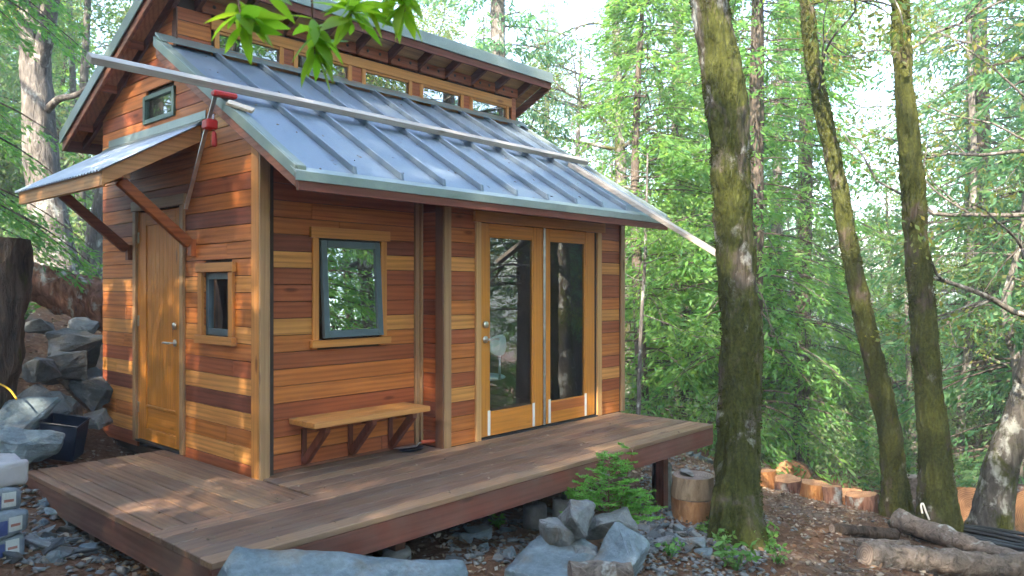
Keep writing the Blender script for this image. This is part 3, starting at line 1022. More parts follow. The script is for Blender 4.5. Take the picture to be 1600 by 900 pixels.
for y0, y1 in ((AY0, AY0 + .04), (AY1 - .04, AY1)):
    prism("side_rafter", [(AX, zaw(AX) - .115), (-.026, zaw(-.02) - .14), (-.026, zaw(-.02) - .002), (AX, zaw(AX) - .002)], 'y', y0, y1, WX, aw, (.46, .24, .10))
for y in (1.35, 1.83, 2.32):
    prism("purlin_rafter", [(AX + .037, zaw(AX + .04) - .09), (-.026, zaw(-.02) - .09), (-.026, zaw(-.02) - .003), (AX + .037, zaw(AX + .04) - .003)], 'y', y - .018, y + .018, WX, aw, (.30, .14, .07))
box("cross_beam", (-.62, AY0 + .041, zaw(-.6) - .145), (-.56, AY1 - .041, zaw(-.6) - .092), WY, aw, (.38, .19, .09))
for y, c in ((1.04, (.34, .105, .03)), (2.30, (.20, .07, .03))):
    bar("brace", (-.59, y, zaw(-.6) - .15), (-.045, y, 1.76), .062, .078, WX, aw, c, .004)
    box("brace_cleat", (-.044, y - .031, 1.66), (-.0015 if y < 1.2 else -.0015, y + .031, 1.80), WZ, aw, c)

# ------------------------------------------------------------------ bench under the front window
bench = empty("wall_bench", (.86, -.08, .36), "orange plank bench on three diagonal brackets under the front window", "bench")
for y0, y1 in ((-.252, -.080), (-.077, YL - .004)):
    box("seat_plank", (.288, y0, .352), (1.438, y1, .396), TX, bench, jit((.56, .27, .085), .05), .004)
for x in (.42, .86, 1.28):
    br = bar("bracket", (x, YL - .03, .045), (x, -.215, .335), .045, .062, WZ, bench, (.17, .055, .035), .003, up=(0, -1, 0))
    box("bracket_foot", (x - .022, YL - .022, .02), (x + .022, YL - .001, .30), WZ, bench, (.17, .055, .035))
    box("bracket_arm", (x - .022, -.235, .312), (x + .022, YL - .023, .351), WY, bench, (.17, .055, .035))

# ------------------------------------------------------------------ the deck
deck = empty("timber_deck", (1.6, -.7, -.2), "weathered brown timber deck wrapped round the corner of the cabin", "deck")
DKX0, DKX1, DKY0, DKY1 = -1.085, 4.30, -1.40, 1.55
T_DECK = [(.195, .118, .078), (.155, .094, .066), (.24, .155, .10), (.135, .082, .064), (.175, .106, .072)]
bw = .1440
for k in range(8):
    x1 = -.003 - k * bw if k else -.026
    x0 = max(-.003 - (k + 1) * bw + .009, DKX0)
    if x0 > x1 - .03: continue
    y1 = DKY1 + random.uniform(-.003, .003)
    box("deck_plank", (x0, -.655, -.036), (x1, y1, random.uniform(-.001, .001)), DY, deck, jit(random.choice(T_DECK), .16), .004)
y = -.660
k = 0
bw = .153
while y > DKY0 + .03:
    y0 = max(y - bw + .009, DKY0)
    if y0 - DKY0 < .05: y0 = DKY0
    cut = random.uniform(.8, 3.2)
    for a, b in ((DKX0, cut), (cut + .003, DKX1)):
        box("deck_plank", (a, y0, -.036), (b, y, random.uniform(-.001, .001)), DX, deck, jit(random.choice(T_DECK), .16), .004)
    y = y0 - .009
y = -.655
while y < YL + .05:
    y1 = min(y + bw - .009, YL - .013)
    x1 = LX + .02 if y < -.25 else XB + .0
    x1 = DKX1
    if y + .03 > YR - .03 and y < YL: x1 = XB - .014
    if y < YR - .03 < y1 : y1 = YR - .026; x1 = DKX1
    if y1 - y > .02:
        box("deck_plank", (0.002, y, -.036), (x1, y1, random.uniform(-.001, .001)), DX, deck, jit(random.choice(T_DECK), .14), .004)
    y = y1 + .009
    if y1 >= YL - .014: break
box("fascia_board", (DKX0, DKY0 + .004, -.205), (DKX1, DKY0 + .040, -.0375), DX, deck, (.17, .058, .042), .004)
box("fascia_board", (DKX0 + .004, DKY0 + .041, -.205), (DKX0 + .040, DKY1 - .004, -.0375), DY, deck, (.15, .07, .055), .004)
box("fascia_board", (DKX1 - .040, DKY0 + .041, -.205), (DKX1 - .004, -.20, -.0375), DY, deck, (.17, .058, .042), .004)
box("fascia_board", (DKX0 + .041, DKY1 - .040, -.205), (-.03, DKY1 - .004, -.0375), DX, deck, (.15, .07, .055), .004)
for x in np.arange(-.7, 4.2, .6):
    box("joist", (x - .02, DKY0 + .0415, -.20), (x + .02, .0 if x < 0 else -.22, -.0375), DY, deck, (.10, .06, .045), 0)
box("girder", (DKX0 + .05, -1.05, -.30), (DKX1 - .05, -.95, -.2055), DX, deck, (.09, .05, .04), .004)
box("girder", (DKX0 + .05, .30, -.30), (LX, .40, -.2055), DX, deck, (.07, .04, .03), .004)
for px_, py_ in ((1.93, -1.0), (.45, -1.0), (3.95, -1.0), (-.75, -1.0), (-.8, .35), (.8, .35), (2.6, .35), (4.2, .35)):
    g = gz(px_, py_)
    pb = tube("pier", [(px_, py_, g - .15), (px_, py_, -.42), (px_, py_, -.40)], [.105, .10, .09], M_CONC, deck, 20)
    if px_ > 3.5 or px_ < 1.9:
        box("post", (px_ - .045, py_ - .045, -.40), (px_ + .045, py_ + .045, -.301), WZ, deck, (.10, .05, .035))
    else:
        tube("post_bracket", [(px_, py_, -.40), (px_, py_, -.301)], .022, M_STEEL, pb, 12)
# a bright pier bracket in the front
tube("pier", [(1.98, -1.27, gz(1.98, -1.27) - .1), (1.98, -1.27, -.33), (1.98, -1.27, -.32)], [.10, .095, .085], M_CONC, deck, 20)
tube("post_bracket", [(1.98, -1.27, -.322), (1.98, -1.27, -.206)], .024, M_STEEL, deck, 12)
box("post", (3.70, -1.17, gz(3.74, -1.13) - .1), (3.79, -1.08, -.2058), WZ, deck, (.15, .055, .04))

g_ = np.random.default_rng(91)
SV, SF, k = [], [], 0
hexa = np.array([(math.cos(q * math.pi / 3), math.sin(q * math.pi / 3)) for q in range(6)])
for x in np.arange(-.7, 4.2, .6):
    yy = -.660
    while yy > -1.38:
        for o_ in (-.03, -.11):
            c_ = np.array([x + g_.normal(scale=.006), yy + o_ + g_.normal(scale=.004)])
            SV.append(np.column_stack([c_ + hexa * .0055, np.full(6, .0022)])); SF.append(np.arange(6) + k); k += 6
        yy -= .144
for y in np.arange(-.5, 1.5, .6):
    for kk in range(7):
        for o_ in (-.03, -.11):
            c_ = np.array([-.003 - kk * .144 + o_ + g_.normal(scale=.004), y + g_.normal(scale=.006)])
            SV.append(np.column_stack([c_ + hexa * .0055, np.full(6, .0022)])); SF.append(np.arange(6) + k); k += 6
tag(mesh_np("deck_screws", np.concatenate(SV), np.array(SF), M_BLACKP, deck), kind="stuff")

# ------------------------------------------------------------------ loose things on the roof and the deck
bt = bar("roof_batten", (-1.06, .33, zlow(.33) + .096), (4.40, .30, zlow(.30) + .090), .10, .050, M_BATTEN, None, (.42, .41, .40), .004, up=(0, -FS, 1))
tag(bt, "long grey batten lying across all the roof seams, poking out past the clamp", "batten")
b3 = bar("roof_batten", (3.98, .20, zlow(.20) + .055), (3.93, -1.66, zlow(-1.66) + .105), .10, .045, M_BATTENY, None, (.42, .40, .38), .004)
tag(b3, "grey batten running down the roof slope and out over the eave", "batten")

clamp = empty("bar_clamp", (-.2, .2, 2.75), "red bar clamp gripping the roof edge with its steel bar hanging down", "clamp")
CX = -.235
pt0, pt1 = Vector((CX, .215, zlow(.2) + .09)), Vector((CX, .70, 2.01))
dv = (pt1 - pt0).normalized()
bar("bar", pt0, pt1, .012, .030, M_STEEL, clamp, None, .002, up=(1, 0, 0))
box("fixed_jaw", (CX - .03, .175, zlow(.2) + .055), (CX + .15, .245, zlow(.2) + .095), M_REDP, clamp, None, .010)
pj = pt0 + dv * .26
box("sliding_jaw", (pj.x - .028, pj.y - .05, pj.z - .035), (pj.x + .06, pj.y + .045, pj.z + .04), M_REDP, clamp, None, .012)
tube("screw", [(pj.x + .03, pj.y - .03, pj.z - .05), (pj.x + .03, pj.y - .03, pj.z + .08)], .008, M_STEEL, clamp, 10)
tube("handle", [(pj.x + .03, pj.y - .035, pj.z - .05), (pj.x + .03, pj.y - .04, pj.z - .07), (pj.x + .03, pj.y - .045, pj.z - .15), (pj.x + .03, pj.y - .045, pj.z - .165)], [.010, .018, .020, .012], M_REDP, clamp, 12)
blk = bar("clamp_block", roof_pt(-.20, .12, .052), roof_pt(-.05, .02, .060), .10, .022, WX, None, (.62, .56, .47), .003, up=(0, -FS, 1))
tag(blk, "pale offcut of wood under the red clamp jaw on the roof edge", "wood block")

tool = empty("trowel", (1.40, -.05, 0), "steel trowel with orange handle lying on a dark pan below the bench end", "trowel")
a = np.linspace(0, 2 * math.pi, 28, endpoint=False)
Vp, prof = [], [(.0, .004), (.075, .004), (.098, .022), (.105, .024), (.099, .018), (.08, .0015), (0, .0015)]
for r_, z_ in prof:
    Vp += [(1.38 + 1.25 * r_ * math.cos(t_), -.07 + .8 * r_ * math.sin(t_), z_) for t_ in a]
Vp = np.array(Vp)
m_ = len(prof)
i = np.arange(m_ - 1)[:, None] * 28; j = np.arange(28)[None]; jn = (j + 1) % 28
pan = mesh_np("shallow_pan", Vp, np.stack([i + j, i + jn, i + 28 + jn, i + 28 + j], -1).reshape(-1, 4), M_TUB, None, True)
tag(pan, "dark blue shallow pan on the deck boards beneath the trowel", "pan")
prism("blade", [(1.240, 0.000), (1.280, -0.050), (1.430, -0.080), (1.465, -0.060), (1.440, -0.015), (1.330, 0.010)], 'z', .026, .031, M_STEEL, tool, None, .001)
tube("tang", [(1.450, -0.055, .030), (1.480, -0.062, .05), (1.505, -0.068, .055)], .006, M_STEEL, tool, 8)
tube("handle", [(1.495, -0.066, .054), (1.510, -0.070, .055), (1.580, -0.085, .052), (1.625, -0.095, .048), (1.635, -0.097, .047)], [.011, .016, .018, .017, .010], M_ORANGEP, tool, 12)

# desk chair seen through the glass door
ch = empty("desk_chair", (2.65, .25, .012), "pale grey chair with a rounded back standing indoors behind the glass door", "chair")
u_, v_ = np.meshgrid(np.linspace(0, math.pi, 14), np.linspace(0, 2 * math.pi, 24, endpoint=False), indexing='ij')
sx, sy, sz = np.sin(u_) * np.cos(v_), np.sin(u_) * np.sin(v_), np.cos(u_)
def shell(c, r3, bend=0.0):
    V = np.stack([c[0] + r3[0] * sx, c[1] + r3[1] * sy + bend * (sx ** 2), c[2] + r3[2] * sz], -1).reshape(-1, 3)
    i = np.arange(13)[:, None] * 24; j = np.arange(24)[None]; jn = (j + 1) % 24
    return V, np.stack([i + j, i + 24 + j, i + 24 + jn, i + jn], -1).reshape(-1, 4)
V, F = shell((2.62, .03, .835), (.14, .022, .105), .06); mesh_np("backrest", V, F, M_CHAIR, ch, True)
V, F = shell((2.64, .27, .50), (.22, .21, .035)); mesh_np("seat", V, F, M_CHAIR, ch, True)
tube("back_stem", [(2.64, .25, .47), (2.63, .05, .50), (2.62, .045, .76)], .014, M_STEEL, ch, 8)
tube("column", [(2.64, .27, .10), (2.64, .27, .48)], .022, M_STEEL, ch, 10)
for k in range(5):
    t_ = k * 2 * math.pi / 5
    tube("foot", [(2.64, .27, .10), (2.64 + .24 * math.cos(t_), .27 + .24 * math.sin(t_), .03)], [.018, .014], M_STEEL, ch, 8)

# ------------------------------------------------------------------ stones
def rock_mesh(dims, seed, npt=18, bevel=.02, rough=.02, sub=1):
    g = np.random.default_rng(seed)
    P = g.uniform(-1, 1, (npt, 3))
    P = np.sign(P) * np.abs(P) ** .7 * np.array(dims) / 2
    P *= g.uniform(.8, 1.15, (npt, 1))
    bm = bmesh.new()
    for p in P: bm.verts.new(p)
    bmesh.ops.convex_hull(bm, input=bm.verts)
    for v in [v for v in bm.verts if not v.link_faces]: bm.verts.remove(v)
    bmesh.ops.dissolve_limit(bm, angle_limit=R(14), verts=bm.verts, edges=bm.edges)
    bmesh.ops.bevel(bm, geom=bm.edges[:], offset=bevel * min(dims), segments=1, affect='EDGES', profile=.6)
    bmesh.ops.triangulate(bm, faces=bm.faces)
    if sub:
        bmesh.ops.subdivide_edges(bm, edges=bm.edges, cuts=sub, use_grid_fill=True)
        bmesh.ops.triangulate(bm, faces=bm.faces)
    co = np.array([v.co for v in bm.verts])
    nz = fbm(co * 6 / max(dims) + seed, seed % 91, 3)
    for v, k in zip(bm.verts, nz):
        v.co += Vector((v.normal if v.normal.length else Vector((0, 0, 1)))) * float(k) * rough * max(dims) * .5
    bmesh.ops.recalc_face_normals(bm, faces=bm.faces)
    me = bpy.data.meshes.new("rock")
    bm.to_mesh(me)
    bm.free()
    return me


def rock(loc, dims, seed, mat, label, rot=(0, 0, 0), name="rock", cat="rock", group=None, sink=.15, npt=18, sub=2):
    me = rock_mesh(dims, seed, npt, .03, .075, sub + (1 if max(dims) > .3 else 0))
    me.materials.append(mat)
    o = link(name, me)
    o.location = loc
    o.rotation_euler = rot
    return tag(o, label, cat, group)


# long pale slab in front of the deck corner
def slab(name, corners_top, thick, mat, seed, label, cuts=14):
    """irregular stone slab: four top corners (x,y,z), thickness down the normal"""
    c = [np.array(p, float) for p in corners_top]
    nu, nv = cuts, max(4, cuts // 2)
    u, v = np.meshgrid(np.linspace(0, 1, nu), np.linspace(0, 1, nv), indexing='ij')
    top = ((1 - u) * (1 - v))[..., None] * c[0] + (u * (1 - v))[..., None] * c[1] + (u * v)[..., None] * c[2] + ((1 - u) * v)[..., None] * c[3]
    nrm = np.cross(c[1] - c[0], c[3] - c[0]); nrm /= np.linalg.norm(nrm)
    if nrm[2] < 0: nrm = -nrm
    P = top.reshape(-1, 3)
    edge = ((u < 1e-6) | (u > 1 - 1e-6) | (v < 1e-6) | (v > 1 - 1e-6)).ravel()
    cen = P.mean(0)
    P = P + nrm * (.012 * fbm(P * 5, seed, 4) + .014 * np.round(2.2 * vnoise(P * 2.2, seed + 5)) / 2.2)[:, None]
    P[edge] += (P[edge] - cen) * (.08 * fbm(P[edge] * 6, seed + 3))[:, None] - nrm * .012
    B = P - nrm * thick + (P - cen) * .04
    V = np.vstack([P, B])
    idx = np.arange(nu * nv).reshape(nu, nv)
    t_ = np.stack([idx[:-1, :-1], idx[1:, :-1], idx[1:, 1:], idx[:-1, 1:]], -1).reshape(-1, 4)
    loop = np.concatenate([idx[:, 0], idx[-1, 1:], idx[-2::-1, -1], idx[0, -2:0:-1]])
    nx_ = np.roll(loop, -1)
    s = np.stack([loop, loop + nu * nv, nx_ + nu * nv, nx_], -1)
    o = mesh_np(name, V, [np.concatenate([t_, s, t_[:, ::-1] + nu * nv])], mat)
    bm = bmesh.new(); bm.from_mesh(o.data); bmesh.ops.recalc_face_normals(bm, faces=bm.faces); bm.to_mesh(o.data); bm.free()
    return tag(o, label, "rock")


slab("flat_boulder", [at(366, 850, 3.75), at(722, 874, 4.3), at(760, 1000, 3.75), at(345, 1010, 3.25)], .16, S_BLUE, 11,
     "long blue-grey stone slab lying in front of the deck corner", 26)
slab("flat_boulder", [at(786, 888, 5.0), at(868, 812, 5.5), at(935, 850, 5.3), at(905, 925, 4.8)], .16, S_BLUE, 23,
     "flat pale blue slab at the bottom of the rock pile by the sapling", 16)
rock(at(900, 833, 5.35), (.46, .30, .46), 41, S_GREY, "upright pointed grey-brown stone standing on the rock pile", (.25, -.35, .7), npt=13)
rock(at(868, 842, 5.35), (.36, .30, .28), 43, S_GREY, "square greenish stone leaning on the pointed one in the rock pile", (.1, .1, .3))
rock(at(958, 826, 5.6), (.38, .28, .22), 47, S_GREY, "oblong blue-grey stone lying under the fir sapling", (.1, .12, -.5))
rock(at(968, 872, 5.2), (.40, .34, .30), 53, S_BLUE, "rounded blue-grey boulder at the end of the rock pile", (.1, -.1, .2))
rock(at(915, 862, 5.3), (.26, .24, .14), 59, S_GREY, "thin grey stone wedged in the middle of the rock pile", (.0, .2, .9))
rock(at(1152, 808, 6.9), (.22, .20, .14), 61, S_GREY, "rounded grey stone at the foot of the big mossy trunk", (.1, .0, .4))
rock(at(1138, 794, 7.1), (.20, .18, .09), 67, S_BLUE, "flat greenish stone behind the rounded one by the mossy trunk", (.0, .1, 1.0))
rock(at(1145, 828, 6.7), (.14, .12, .06), 68, S_GREY, "small flat stone below the rounded one by the mossy trunk", (.0, .1, .2))

# bank stones on the uphill side
bank = [((45, 680), 6.8, (1.25, .9, .55), S_DARK, "large dark bluish boulder sloping down beside the deck"),
        ((15, 655), 6.4, (.7, .5, .4), S_BLUE, "blue-grey boulder behind the bag stack"),
        ((92, 575), 7.6, (.55, .45, .34), S_DARK, "dark broken stone on the bank above the tub"),
        ((62, 512), 8.0, (.34, .26, .16), S_GREY, "pale grey stone under the fallen red log"),
        ((130, 512), 8.2, (.38, .24, .12), S_GREY, "long pale stone on the bank beside the cabin wall"),
        ((120, 545), 7.9, (.80, .55, .46), S_DARK, "brown-grey boulder on the bank beside the cabin wall"),
        ((148, 610), 7.6, (.62, .42, .32), S_DARK, "dark stone close to the cabin wall on the bank"),
        ((60, 575), 7.2, (.4, .3, .25), S_DARK, "rough dark stone below the stump on the bank"),
        ((140, 655), 7.2, (.3, .24, .2), S_GREY, "small pale stone between the tub and the cabin"),
        ((35, 700), 6.0, (.6, .4, .3), S_BLUE, "low blue-grey stone just behind the bags")]
for k, ((px, py), d_, dm, mt, lb) in enumerate(bank):
    rock(at(px, py, d_), dm, 100 + k * 7, mt, lb, (random.uniform(-.3, .3), random.uniform(-.3, .3), random.uniform(0, 3)))

# rubble: medium stones set out one by one, alike
protos = []
for k in range(9):
    me = rock_mesh((.20, random.uniform(.11, .18), random.uniform(.045, .10)), 300 + k, 14, .05, .04, 1)
    me.materials.append((S_BLUE, S_GREY, S_DARK)[k % 3])
    protos.append(me)


def scatter_stone(x, y, s, group, label, lift=.0):
    pk = random.randrange(len(protos))
    o = bpy.data.objects.new("rubble_stone", protos[pk])
    label = ("very small " if s < .55 else "small " if s < .75 else "middling " if s < .95 else "large ") + ("blue-grey ", "grey ", "dark ")[pk % 3] + label
    o.location = (x, y, gz(x, y) + .02 * s + lift)
    o.rotation_euler = (random.uniform(-.35, .35), random.uniform(-.35, .35), random.uniform(0, 6.3))
    o.scale = (s * random.uniform(.8, 1.2), s * random.uniform(.8, 1.2), s * random.uniform(.8, 1.3))
    C.objects.link(o)
    tag(o, label, "stone", group)


for px, py, sp, cnt, sc, gl, lb in ((1060, 835, (75, 30), 55, .75, "rubble stones round the wooden rounds", "slate stone in the rubble in front of the stacked rounds"),
                            (95, 840, (75, 50), 40, .75, "rubble stones beside the deck", "slate stone in the rubble between the bags and deck"),
                            (1090, 690, (50, 22), 26, 1.25, "stones beyond the deck end", "slate stone in the heap beyond the deck end"),
                            (760, 850, (70, 25), 14, .8, "stones under the deck", "loose stone in the shade under the deck edge")):
    for _ in range(cnt):
        x_, y_ = px + sp[0] * np.clip(random.gauss(0, .5), -1, 1), py + sp[1] * np.clip(random.gauss(0, .55), -1, 1)
        # walk the ray down to the ground
        d0 = 4.0
        for d0 in np.arange(3.2, 13, .06):
            p = at(x_, y_, d0)
            if p[2] <= gz(p[0], p[1]) + .02: break
        scatter_stone(p[0], p[1], sc * random.uniform(.45, 1.35), gl, lb)

# ------------------------------------------------------------------ trees
def trunk_np(pts, rad, n=22, step=.06, amp=.05, seed=1, flare=0.0, close=True, fine=0.0):
    P = resample(pts, step)
    s0 = np.linspace(0, 1, len(pts)); s1 = np.linspace(0, 1, len(P))
    rr = np.interp(s1, s0, rad)
    L = np.concatenate([[0], np.cumsum(np.linalg.norm(np.diff(P, axis=0), axis=1))])
    rr = rr * (1 + flare * np.exp(-L / .28))
    V, F, c = tube_np(P, rr, n, close)
    k = len(P) * n
    cen = np.repeat(P, n, 0)
    off = V[:k] - cen
    nn = fbm(np.column_stack([V[:k, 0] * 7, V[:k, 1] * 7, V[:k, 2] * 3]), seed, 4) + .6 * fbm(V[:k] * 2.3, seed + 40, 2)
    nn = nn + .9 * np.clip(fbm(V[:k] * 5.5, seed + 77, 2), 0, 1) - 1.6 * np.abs(fbm(np.column_stack([V[:k, 0] * 13, V[:k, 1] * 13, V[:k, 2] * 3.2]), seed + 9, 3)) + .2
    if flare:
        ang = np.tile(np.linspace(0, 2 * math.pi, n, endpoint=False), len(P))
        nn = nn + np.repeat(np.exp(-L / .22), n) * 3.0 * np.sin(ang * 4 + seed)
    if fine:
        un = off / (np.linalg.norm(off, axis=1)[:, None] + 1e-9)
        lump = np.clip(fbm(V[:k] * 4.0, seed + 61, 2) + .25, 0, 1)
        hf = fbm(np.column_stack([V[:k, 0] * 24, V[:k, 1] * 24, V[:k, 2] * 17]), seed + 70, 2) * lump + 1.1 * (.5 - np.abs(fbm(np.column_stack([V[:k, 0] * 20, V[:k, 1] * 20, V[:k, 2] * 5]), seed + 80, 2))) * (1 - lump)
        V[:k] = cen + off * (1 + amp * nn)[:, None] + un * (fine * hf)[:, None]
        return V, F, c, P, rr
    V[:k] = cen + off * (1 + amp * nn)[:, None]
    return V, F, c, P, rr


def tree_root(name, base, label, cat="tree", group=None):
    return empty(name, base, label, cat, group)


def moss_fuzz(P, rr, count, seed, lo=0.0, hi=1.0, length=.024):
    g = np.random.default_rng(seed)
    k = g.uniform(lo, hi, count) * (len(P) - 1.01)
    i = k.astype(int); f = (k - i)[:, None]
    c = P[i] * (1 - f) + P[i + 1] * f
    r = rr[i]
    th = g.uniform(0, 2 * math.pi, count)
    T = P[np.minimum(i + 1, len(P) - 1)] - P[i]
    T /= np.linalg.norm(T, axis=1)[:, None] + 1e-9
    ref = np.array([1.0, 0, 0])
    U = np.cross(T, ref); U /= np.linalg.norm(U, axis=1)[:, None] + 1e-9
    W = np.cross(T, U)
    nrm = np.cos(th)[:, None] * U + np.sin(th)[:, None] * W
    pos = c + nrm * (r * .99)[:, None]
    m = vnoise(pos * 3.2, seed) + .6 * vnoise(pos * 9, seed + 2) > .0
    pos, nrm = pos[m], nrm[m]
    D = nrm + g.normal(scale=.6, size=nrm.shape) - [0, 0, .25]
    return leaf_quads(pos, D, g.uniform(.5, 1.3, len(pos)) * length, g.uniform(.4, .9, len(pos)) * length * .6, seed=seed)


def clusters(tips, per, rad, L, W, seed, droop=.15):
    """leaf clumps round limb tips"""
    g = np.random.default_rng(seed)
    tips = np.asarray(tips)
    n = len(tips) * per
    c = np.repeat(tips, per, 0)
    off = g.normal(size=(n, 3)); off /= np.linalg.norm(off, axis=1)[:, None]
    rr = rad * g.uniform(0, 1, n) ** .55
    pos = c + off * rr[:, None] * [1, 1, .62]
    D = off + g.normal(scale=.7, size=(n, 3)) - [0, 0, droop]
    return leaf_quads(pos, D, L * g.uniform(.6, 1.3, n), W * g.uniform(.7, 1.2, n), seed=seed)


def limbs(start, direction, length, r0, depth, g, segs, tips, gravity=0.0):
    """recursive limbs; collects tube pieces and leaf-bearing tips"""
    d = direction / np.linalg.norm(direction)
    pts = [start]
    k = 5
    for i in range(k):
        d = d + g.normal(scale=.16, size=3) + np.array([0, 0, -gravity])
        d /= np.linalg.norm(d)
        pts.append(pts[-1] + d * length / k)
    pts = np.array(pts)
    segs.append(tube_np(resample(pts, length / 9), np.interp(np.linspace(0, 1, len(resample(pts, length / 9))), [0, 1], [r0, r0 * .45]), 6 if depth else 8))
    if depth == 0:
        tips += [pts[-1], pts[-2], pts[-3]]
        return
    for i in range(g.integers(3, 5)):
        j = g.integers(2, len(pts))
        nd = d + g.normal(scale=.75, size=3) + np.array([0, 0, .15])
        limbs(pts[j], nd, length * g.uniform(.5, .75), r0 * .5, depth - 1, g, segs, tips, gravity)
    tips.append(pts[-1])


def broadleaf_meshes(H, spread, seed, per=34, L=.085, W=.036, leaf=None, bark=None, r0=.16, bole=.45, crad=.42):
    g = np.random.default_rng(seed)
    top = np.array([g.normal(scale=.06 * H), g.normal(scale=.06 * H), H * .9])
    mid = top * .5 + np.array([g.normal(scale=.25), g.normal(scale=.25), 0])
    P = [np.zeros(3) - [0, 0, .4], np.array([0, 0, .05]), mid, top]
    V, F, c, Pp, rr = trunk_np(P, [r0 * 1.15, r0, r0 * .65, r0 * .18], 12, .25, .05, seed, .5)
    segs, tips = [(V, F, c)], []
    for i in range(int(9 + H * .6)):
        z = g.uniform(bole, .98)
        j = int(z * (len(Pp) - 1))
        a_ = g.uniform(0, 2 * math.pi)
        el = g.uniform(.05, .8)
        dirv = np.array([math.cos(a_), math.sin(a_), el])
        limbs(Pp[j], dirv, spread * g.uniform(.5, 1.0) * (1.1 - .5 * max(0, z - .5)), rr[j] * .36, 1, g, segs, tips, .02)
    tips = np.array(tips)
    lv, lf = clusters(tips, per, crad, L, W, seed + 1)
    tv, tf = merge(segs)
    return mesh_np("trunk", tv, tf, bark, 'mesh', True), mesh_np("crown", lv, lf, leaf, 'mesh')


def conifer_meshes(H, Lmax, z0, seed, nb=150, per=46, leaf=None, bark=None, r0=.22, size=.22, droop=.35, up=.1):
    g = np.random.default_rng(seed)
    P = [np.array([0, 0, -.5]), np.array([0, 0, .05]), np.array([g.normal(scale=.1), g.normal(scale=.1), H * .5]), np.array([0, 0, H])]
    V, F, c, Pp, rr = trunk_np(P, [r0 * 1.15, r0, r0 * .6, .015], 12, .3, .05, seed, .4)
    segs = [(V, F, c)]
    zs = np.sort(z0 + (H - z0) * g.uniform(0, 1, nb) ** .9)
    pos, dirs, Ls = [], [], []
    for z in zs:
        f = (z - z0) / (H - z0)
        L = Lmax * (1 - f) ** .75 * g.uniform(.65, 1.1) + .15
        a_ = g.uniform(0, 2 * math.pi)
        out = np.array([math.cos(a_), math.sin(a_), 0])
        t_ = np.linspace(0, 1, 7)
        br = np.array([0, 0, z]) + out * (t_ * L)[:, None] + np.array([0, 0, 1.0]) * (up * L * t_ - droop * L * t_ ** 2)[:, None]
        segs.append(tube_np(br, np.linspace(max(.009, .020 * L / 2), .003, 7), 3, False))
        m = max(8, int(per * L / Lmax * g.uniform(.8, 1.2)))
        tt = g.uniform(.12, 1, m) ** .8
        side = np.array([-out[1], out[0], 0])
        s = g.choice([-1, 1], m)
        w = L * .32 * (1 - tt * .75) * g.uniform(.1, 1, m)
        cpt = np.array([0, 0, z]) + out * (tt * L)[:, None] + np.array([0, 0, 1.0]) * (up * L * tt - droop * L * tt ** 2)[:, None]
        p = cpt + side * (s * w)[:, None] - np.array([0, 0, 1.0]) * (w * .35 + g.uniform(0, .12, m))[:, None]
        dd_ = out * g.uniform(.3, 1, m)[:, None] + side * (s * g.uniform(.2, 1, m))[:, None] + g.normal(scale=.25, size=(m, 3)) - np.array([0, 0, 1.0]) * g.uniform(.0, .9, m)[:, None]
        pos.append(p); dirs.append(dd_); Ls.append(np.full(m, size) * g.uniform(.6, 1.3, m))
    pos = np.concatenate(pos); dirs = np.concatenate(dirs); Ls = np.concatenate(Ls)
    lv, lf = leaf_quads(pos, dirs, Ls, Ls * .26, seed=seed)
    tv, tf = merge(segs)
    return mesh_np("trunk", tv, tf, bark, 'mesh', True), mesh_np("crown", lv, lf, leaf, 'mesh')


CON = [conifer_meshes(19, 3.6, 2.0, 501, 240, 185, L_FIR, B_FIR, .24, .17),
       conifer_meshes(16, 3.0, 1.0, 502, 240, 175, L_FIR, B_FIR, .20, .16, .45),
       conifer_meshes(22, 3.8, 5.0, 503, 240, 185, L_FIR, B_FIR, .30, .18, .3),
       conifer_meshes(13, 2.6, .6, 504, 230, 165, L_FIRY, B_FIR, .16, .14, .4),
       conifer_meshes(7.5, 1.8, .3, 505, 190, 150, L_FIRY, B_FIR, .08, .125, .3)]
BRO = [broadleaf_meshes(13, 3.0, 601, 66, .098, .045, L_OAK, B_GREY, .16, .35, .55),
       broadleaf_meshes(15, 3.2, 602, 66, .098, .045, L_OAK, B_LICHEN, .18, .4, .55),
       broadleaf_meshes(8.5, 2.4, 603, 80, .095, .046, L_BUSH, B_GREY, .08, .15, .6)]


def plant(kind, x, y, s, rz, name, label, cat="tree", group=None):
    tm, cm = kind
    t_ = tree_root(name, (x, y, gz(x, y)), label, cat, group)
    t_.rotation_euler = (random.uniform(-.03, .03), random.uniform(-.03, .03), rz)
    t_.scale = (s, s, s * random.uniform(.92, 1.1))
    for me, nm in ((tm, "trunk"), (cm, "crown")):
        o = bpy.data.objects.new(nm, me)
        C.objects.link(o)
        o.parent = t_
    return t_


def fl(fw, lt):
    p = CAM + _f * fw + _r * lt
    return p[0], p[1]


# the forest seen behind the cabin: rows of increasing distance
def too_close(x, y):
    return -4 < x < 7 and -4 < y < 6.5


pts_done = []
def free(x, y, dmin):
    if too_close(x, y): return False
    for (a_, b_) in pts_done:
        if (a_ - x) ** 2 + (b_ - y) ** 2 < dmin * dmin: return False
    pts_done.append((x, y))
    return True


